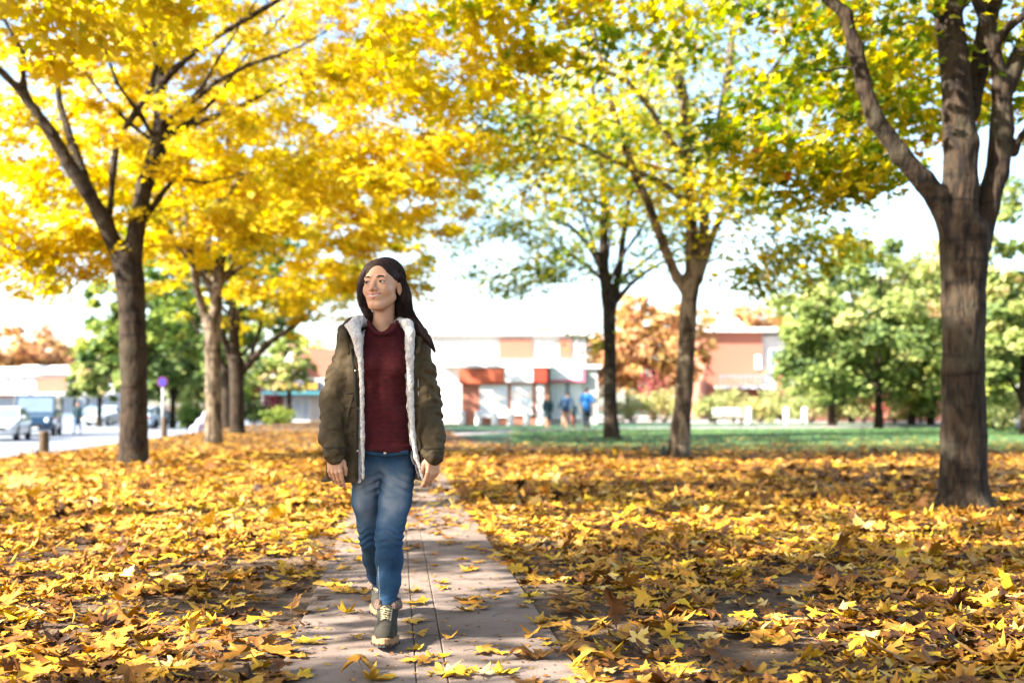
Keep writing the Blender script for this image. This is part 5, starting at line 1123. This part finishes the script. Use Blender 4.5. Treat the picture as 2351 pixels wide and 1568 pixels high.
# ---------------------------------------------------------------- cars
mTYRE = M('tyre', (.025, .025, .027)); mRIM = M('rim', (.55, .56, .58), metallic=.8, rough=.35); mLAMP = M('headlight', (.75, .78, .8), rough=.1, spec=.8); mPLATE = M('number_plate', (.8, .8, .76)); mBLK = M('black_plastic', (.03, .03, .033), rough=.6); mTAIL = M('tail_light', (.45, .02, .02), rough=.2)
def paint(name, c): return M(name, c, nscale=1, rough=.3, spec=.6, coat=.8)
def car(x, y, rz, col, label, kind='car', L=4.3, Wd=1.78, Hh=1.46):
    g = float(gh(x, y))+.004; e = empty('parked_van' if kind == 'van' else 'parked_car', (x, y, g), label, 'van' if kind == 'van' else 'car', 'cars parked along the road', rz)
    hw = Wd/2
    if kind == 'van': st = [(-L/2, .45, .62, .84), (-L/2+.12, .30, .95, .96), (-L/2+.9, .26, 1.12, 1), (-L/2+1.0, .26, 1.15, 1), (L/2-.1, .26, 1.15, 1), (L/2, .35, 1.05, .97)]
    else: st = [(-L/2, .42, .58, .80), (-L/2+.15, .28, .72, .93), (-L/2+.6, .24, .84, .99), (-L/2+1.15, .22, .92, 1), (L/2-.9, .22, .95, 1), (L/2-.15, .26, .93, .95), (L/2, .40, .80, .85)]
    V = []; n = 8
    for (yy, zb, zt2, w) in st:
        ww = hw*w; V += [(-ww*.92, yy, zb), (-ww, yy, zb+.12), (-ww, yy, zt2-.14), (-ww*.93, yy, zt2), (ww*.93, yy, zt2), (ww, yy, zt2-.14), (ww, yy, zb+.12), (ww*.92, yy, zb)]
    F = [(j*n+i, (j+1)*n+i, (j+1)*n+(i+1) % n, j*n+(i+1) % n) for j in range(len(st)-1) for i in range(n)]+[tuple(range(n)), tuple(range((len(st)-1)*n, len(st)*n))[::-1]]
    mk('body', V, F, col, e, smooth=False)
    zb = st[3][2]-.01; ya, yb = ((-L/2+.95, L/2-.08) if kind == 'van' else (-L/2+1.1, L/2-.35)); yc, yd = ((ya+.55, yb-.05) if kind == 'van' else (ya+.75, yb-.75)); rw = hw*.80 if kind != 'van' else hw*.9; bw = hw*.95
    V = [(-bw, ya, zb), (bw, ya, zb), (bw, yb, zb), (-bw, yb, zb), (-rw, yc, Hh-.05), (rw, yc, Hh-.05), (rw, yd, Hh-.05), (-rw, yd, Hh-.05), (-rw*.85, yc+.1, Hh), (rw*.85, yc+.1, Hh), (rw*.85, yd-.1, Hh), (-rw*.85, yd-.1, Hh)]
    F = [(0, 1, 5, 4), (1, 2, 6, 5), (2, 3, 7, 6), (3, 0, 4, 7), (4, 5, 9, 8), (5, 6, 10, 9), (6, 7, 11, 10), (7, 4, 8, 11), (8, 9, 10, 11)]
    mk('roof', V, F, col, e); Vn = [np.array(v) for v in V]
    def panel(q, off, s=.86, name='window'):
        P_ = [Vn[i] for i in q]; c = sum(P_)/4; nn = np.cross(P_[1]-P_[0], P_[3]-P_[0]); nn /= np.linalg.norm(nn); nn = nn if nn@(c-np.array((0, 0, .8))) > 0 else -nn
        A = [c+(p-c)*s+nn*off for p in P_]; B_ = [c+(p-c)*s-nn*.01 for p in P_]; mk(name, A+B_, [(0, 1, 2, 3), (4, 7, 6, 5), (0, 4, 5, 1), (1, 5, 6, 2), (2, 6, 7, 3), (3, 7, 4, 0)], mGLASS, e)
    panel((0, 1, 5, 4), .006, .9, 'windscreen'); panel((2, 3, 7, 6), .006, .86, 'rear_window'); panel((1, 2, 6, 5), .006, .84); panel((3, 0, 4, 7), .006, .84)
    for sx in (-1, 1):
        MB().lathe([(.10, -.06), (.12, 0), (.09, .05)], (sx*hw*.68, -L/2+.06, st[1][2]-.16), 12, 1).build('headlight', mLAMP, e, smooth=True)
        MB().box(sx*hw*.72-.13, L/2-.06, .62, sx*hw*.72+.13, L/2+.02, .80).build('tail_light', mTAIL, e, bevel=.02)
        MB().box(min(sx*hw*.97, sx*(hw+.17)), ya+.25, zb+.02, max(sx*hw*.97, sx*(hw+.17)), ya+.37, zb+.17).build('mirror', col, e, bevel=.03)
        for yy in (-L/2+.78, L/2-.75):
            w = MB().lathe([(.20, -.11), (.31, -.10), (.33, -.05), (.33, .05), (.31, .10), (.20, .11)], (sx*(hw-.09), yy, .33), 20, 0).build('wheel', mTYRE, e, smooth=True)
            MB().lathe([(.05, 0), (.19, .005), (.205, .03), (.06, .05)], (sx*(hw+.012)-(0 if sx > 0 else .0), yy, .33), 12, 0).build('rim', mRIM, w)
    MB().box(-.5, -L/2-.012, .48, .5, -L/2+.02, .60).build('grille', mBLK, e); MB().box(-.26, -L/2-.03, .36, .26, -L/2-.014, .47).build('number_plate', mPLATE, e)
    return e
car(X(8, 50), 50, R(14), paint('white_paint', (.50, .54, .58)), 'white car parked in front, cut by the left edge of the view', L=4.4)
car(X(68, 56.5), 57.5, R(17), paint('navy_paint', (.006, .03, .065)), 'tall dark blue van parked behind the white car', 'van', L=4.9, Wd=1.95, Hh=2.0)
car(X(222, 90), 90, R(-14), paint('dark_paint', (.03, .06, .09)), 'dark blue car left of the silver one at the far kerb', L=4.2)
car(X(252, 84), 84, R(-14), paint('silver_paint', (.42, .46, .5)), 'silver car nearest the big trunk at the far kerb', L=4.2)
car(X(352, 74), 74, R(170), paint('pale_blue_paint', (.38, .52, .62)), 'pale blue car seen from behind, just right of the big trunk', L=4.0)
# ---------------------------------------------------------------- street furniture
mPOST = M('weathered_wood', [(.3, (.05, .035, .02)), (.7, (.11, .08, .05))], scale=(1, 1, .2), nscale=14, bump=.006)
for u, y, label in ((103, 26.5, 'squat dark wooden bollard at the kerb, nearest the white car'), (378, 45, 'small dark wooden bollard below the parking sign')):
    x = X(u, y); g = float(gh(x, y)); e = empty('bollard', (x, y, g), label, 'bollard', 'wooden bollards along the verge')
    h = zv(990 if u < 200 else 958, y)-g
    MB().lathe([(.115, -.05), (.12, .02), (.112, h-.14)], (0, 0, 0), 14).build('post', mPOST, e, smooth=False)
    MB().lathe([(.112, h-.14), (.098, h-.13), (.098, h-.11), (.115, h-.10), (.112, h-.02), (.09, h)], (0, 0, 0), 14).build('cap', mPOST, e)
y = 48.; x = X(373, y); g = float(gh(x, y)); e = empty('parking_sign', (x, y, g), 'round blue and red parking sign on a thin grey pole', 'sign')
MB().tube([(0, 0, -.1), (0, 0, zv(870, y)-g)], .035, 10).build('pole', M('grey_pole', (.5, .5, .52)), e, smooth=True)
zc = zv(877, y)-g
mSB = M('sign_blue', (.05, .035, .26)); mSR = M('sign_red', (.22, .03, .12))
dsc = MB().lathe([(.21, -.01), (.21, .01)], (0, -.055, zc), 28, 1).build('disc', mSR, e); MB().lathe([(.175, -.004), (.175, .004)], (0, -.071, zc), 28, 1).build('face', mSB, dsc)
wb = [(1061, 60), (1098, 59.3), (1136, 58.8), (1172, 58.4), (1209, 58)]
mWB = M('white_bollard_paint', (.78, .77, .74), nscale=6)
names = ['at the left end of the row', 'below the left edge of the poster window', 'below the right edge of the poster window', 'under the narrow poster window', 'before the shop door']
def wboll(x, y, label, h=.72):
    e = empty('white_bollard', (x, y, 0), label, 'bollard', 'white bollards before the shops')
    MB().lathe([(.17, 0), (.17, h-.16)], (0, 0, 0), 16).build('post', mWB, e); MB().lathe([(.172, h-.155), (.18, h-.12), (.16, h-.04), (.09, h), (.02, h+.01)], (0, 0, 0), 16).build('cap', mWB, e, smooth=True)
for (u, y), nm in zip(wb, names): wboll(X(u, y), y, 'white bollard '+nm)
for u, y, nm in ((1720, 62, 'in front of the low yellow shrub'), (1806, 61.5, 'in front of the brick pillar shrub'), (1848, 62, 'rightmost of the white row')): wboll(X(u, y), y, 'white bollard '+nm, .9)
# pale park bench among the shrubs
y = 61.; x = X(1672, y); e = empty('park_bench', (x, y, 0), 'pale bench in the sun right of the pale middle trunk', 'bench')
MB().box(-.8, -.22, .42, .8, -.09, .46).box(-.8, -.06, .42, .8, .07, .46).box(-.8, .10, .42, .8, .22, .46).build('seat', mTRIM, e); MB().box(-.8, .24, .55, .8, .28, .68).box(-.8, .26, .74, .8, .30, .87).build('backrest', mTRIM, e)
for sx in (-.7, .7): MB().box(sx-.03, -.2, 0, sx+.03, -.14, .418).build('leg', mBLK, e); MB().box(sx-.03, .23, 0, sx+.03, .238, .87).box(sx-.03, .15, 0, sx+.03, .228, .418).build('leg', mBLK, e)
# draped lilac cover, black bag, grass tuft
c = W(470, 975, 55); g = float(gh(c[0], 55)); f = Field((c[0]-1.0, 54.4, g), (c[0]+1.0, 55.8, g+1.7), .04)
f.cap((c[0]-.45, 55, g+.1), (c[0]+.15, 55, g+.95), .30, .16, .1).cap((c[0]+.5, 55, g+.1), (c[0]+.15, 55, g+.95), .28, .16, .1)
ii = np.argwhere(np.abs(f.F) < .12); xx, yy, zz = [f.ax[i][ii[:, i]] for i in range(3)]; f.F[tuple(ii.T)] += (.03*np.sin(xx*18+3*zz)+.02*wav(xx, yy, zz, 9, 3)).astype(np.float32)
V, F = f.mesh(); tag(mk('cover', V-np.array((c[0], 55, g)), F, M('lilac_cloth', [(.4, (.42, .4, .56)), (.62, (.5, .48, .6)), (.72, (.6, .3, .32))], nscale=1.6), smooth=True, loc=(c[0], 55, g)), 'pale lilac draped cover standing left of the second left trunk', 'cover')
c = W(1522, 1022, 22.2); f = Field(c-.2, c+.2, .012); f.ell(c, (.055, .07, .10), 0).cap(c+(.0, 0, .07), c+(.03, .0, .11), .025, .02, .02)
V, F = f.mesh(); e = empty('backpack', tuple(c*np.array((1, 1, 0))), 'small black backpack leaning against the pale trunk foot', 'bag'); V[:, 2] -= V[:, 2].min()-.012
mk('bag', V, F, mBLK, e, world=True, smooth=True); MB().tube([c*(1, 1, 0)+(-.02, -.04, .2), c*(1, 1, 0)+(0, -.07, .26), c*(1, 1, 0)+(.03, -.04, .2)], .008, 6).build('strap', mBLK, e, world=True)
c = W(45, 1118, 14.3); rs = np.random.RandomState(4); tf = []
for i in range(46):
    a = rs.rand()*6.28; rr_ = rs.rand()*.16; b0 = np.array((math.cos(a)*rr_*1.6, math.sin(a)*rr_, 0)); t1 = b0+np.array((rs.normal(0, .08), rs.normal(0, .05), rs.uniform(.1, .26))); tf.append((np.array([b0, (b0+t1)/2+(0, 0, .03), t1]), np.array((.004, .003, .001))))
V, F = tubes(tf, 3); tag(mk('grass_tuft', V, F, M('straw', (.55, .45, .2)), loc=(c[0], 14.3, float(gh(c[0], 14.3)))), 'dry straw coloured grass tuft near the left edge', 'grass tuft')
# ---------------------------------------------------------------- distant people
def walker(u, y, h, label, top, legs, hair, stride=.12, lean=0., arms=.05, long=False, face=1, legskin=False, shoes=None, tilt=0):
    x = X(u, y); g = float(gh(x, y))+.01; s = h/1.75; e = empty('person', (x, y, g), label, 'person')
    o = np.array((x, y, g)); P = lambda a, b, c: o+s*np.array((a, b, c))
    def bend(z): return lean*max(0, z-.95)
    f = Field(o-np.array((.6, .7, .05))*1.1, o+np.array((.75, .7, 1.85)), .02)
    def Q(a, b, c): 
        dz = max(0, c-.95); return P(a+math.sin(tilt)*dz, b+math.sin(lean)*dz, min(c, .95)+math.cos(lean)*math.cos(tilt)*dz)
    hips = Q(0, 0, .93); ch = Q(0, 0, 1.32); nk_ = Q(0, 0, 1.50); hd = Q(0, -.0, 1.63)
    f.ell(hips, np.array((.145, .10, .12))*s).cap(hips, ch, .12*s, .14*s, .05, sq=.8).cap(ch, nk_, .10*s, .05*s, .05).cap(nk_, hd, .045*s, .05*s, .02).ell(hd, np.array((.075, .09, .11))*s, .01).ell(hd+np.array((0, -.085*s*face, -.01)), np.array((.012, .02, .02))*s, .01)
    for q, st in ((-1, stride), (1, -stride)):
        hp, kn_, an_, to = P(q*.085, 0, .88), P(q*.085, -st*1.0-.02*face, .48), P(q*.08, -st*2-.0, .07), P(q*.09, -st*2-.16*face, .03)
        f.chain([(hp, .085*s), (kn_, .055*s), (an_, .038*s), (to, .03*s)], .02)
        sh, el, wr = Q(q*.19, 0, 1.42), Q(q*(.22+arms), st*.8, 1.16), Q(q*(.22+arms*1.5), st*1.5-.03*face, .93); f.chain([(sh, .05*s), (el, .038*s), (wr, .026*s)], .02); f.cap(wr, wr+np.array((0, 0, -.13*s)), .03*s, .016*s, .01)
    V, F = f.mesh(); mk('body', V, F, mSKIN, e, world=True, smooth=True)
    f = Field(o-np.array((.6, .7, .05))*1.1, o+np.array((.75, .7, 1.85)), .022)
    lo = .60 if long else .90
    f.cap(P(0, 0, lo), Q(0, 0, 1.02), .17*s, .165*s, .03, sq=.8).cap(Q(0, 0, 1.0), ch, .165*s, .17*s, .05, sq=.8).cap(Q(-.13, 0, 1.42), Q(.13, 0, 1.42), .085*s, .085*s, .05)
    for q, st in ((-1, stride), (1, -stride)):
        sh, el, wr = Q(q*.19, 0, 1.42), Q(q*(.22+arms), st*.8, 1.16), Q(q*(.22+arms*1.5), st*1.5-.03*face, .95)
        f.cap(sh, el, .075*s, .06*s, .03)
        if shoes != 'tee': f.cap(el, wr, .06*s, .05*s, .02)
    V, F = f.mesh(); mk('jacket' if shoes != 'tee' else 'shirt', V, F, top, e, world=True, smooth=True)
    if not legskin:
        f = Field(o-np.array((.6, .7, .05))*1.1, o+np.array((.75, .7, 1.3)), .022); f.ell(P(0, 0, .93), np.array((.16, .12, .12))*s)
        for q, st in ((-1, stride), (1, -stride)): f.chain([(P(q*.085, 0, .88), .10*s), (P(q*.085, -st-.02*face, .48), .072*s), (P(q*.08, -st*2, .10), .052*s)], .02)
        V, F = f.mesh(); mk('trousers', V, F, legs, e, world=True, smooth=True)
    for q, st in ((-1, stride), (1, -stride)):
        f = Field(P(q*.08, -st*2, 0)-.3, P(q*.08, -st*2, 0)+.3, .02); f.cap(P(q*.08, -st*2+.03, .045), P(q*.09, -st*2-.17*face, .04), .045*s, .04*s); V, F = f.mesh(); mk('shoe', V, F, mBLK, e, world=True, smooth=True)
    f = Field(hd-.2, hd+.2, .016); f.ell(hd+np.array((0, .022*face, .025)), np.array((.088, .095, .105))*s, .01)
    if long: f.cap(hd+np.array((0, .05*face, 0)), hd+np.array((0, .07*face, -.16)), .06*s, .04*s, .02)
    V, F = f.mesh(); mk('hair', V, F, hair, e, world=True, smooth=True)
mC1 = M('teal_black_cloth', (.012, .035, .045)); mC2 = M('navy_cloth', (.02, .05, .10)); mC3 = M('blue_shirt', (.02, .14, .42)); mC4 = M('dark_trousers', (.012, .02, .03)); mC5 = M('jeans_far', (.05, .10, .18)); mH1 = M('brown_hair_far', (.16, .08, .04)); mH2 = M('dark_hair_far', (.03, .02, .02)); mC6 = M('rust_trousers', (.35, .14, .10))
walker(1258, 49, 1.45, 'person in a long dark coat walking away, brown hair', mC1, mC4, mH1, .08, face=-1, long=True, legskin=True, arms=.0)
walker(1297, 50, 1.62, 'person in a navy jacket leaning over towards the child', mC2, mC5, mH2, .10, lean=.25, tilt=.22, face=-1, legskin=True)
walker(1316, 50.6, 1.2, 'child in a dark jacket with rust trousers beside the leaning adult', mC1, mC6, mH2, .07, lean=.3, face=-1)
walker(1347, 49, 1.76, 'person in a bright blue shirt and dark trousers, rightmost of the group', mC3, mC4, mH2, .10, face=-1, shoes='tee', arms=.02)
walker(179, 62, 1.66, 'person in a dark jacket crossing the road on the left', mC1, mC5, mH2, .14, face=1)
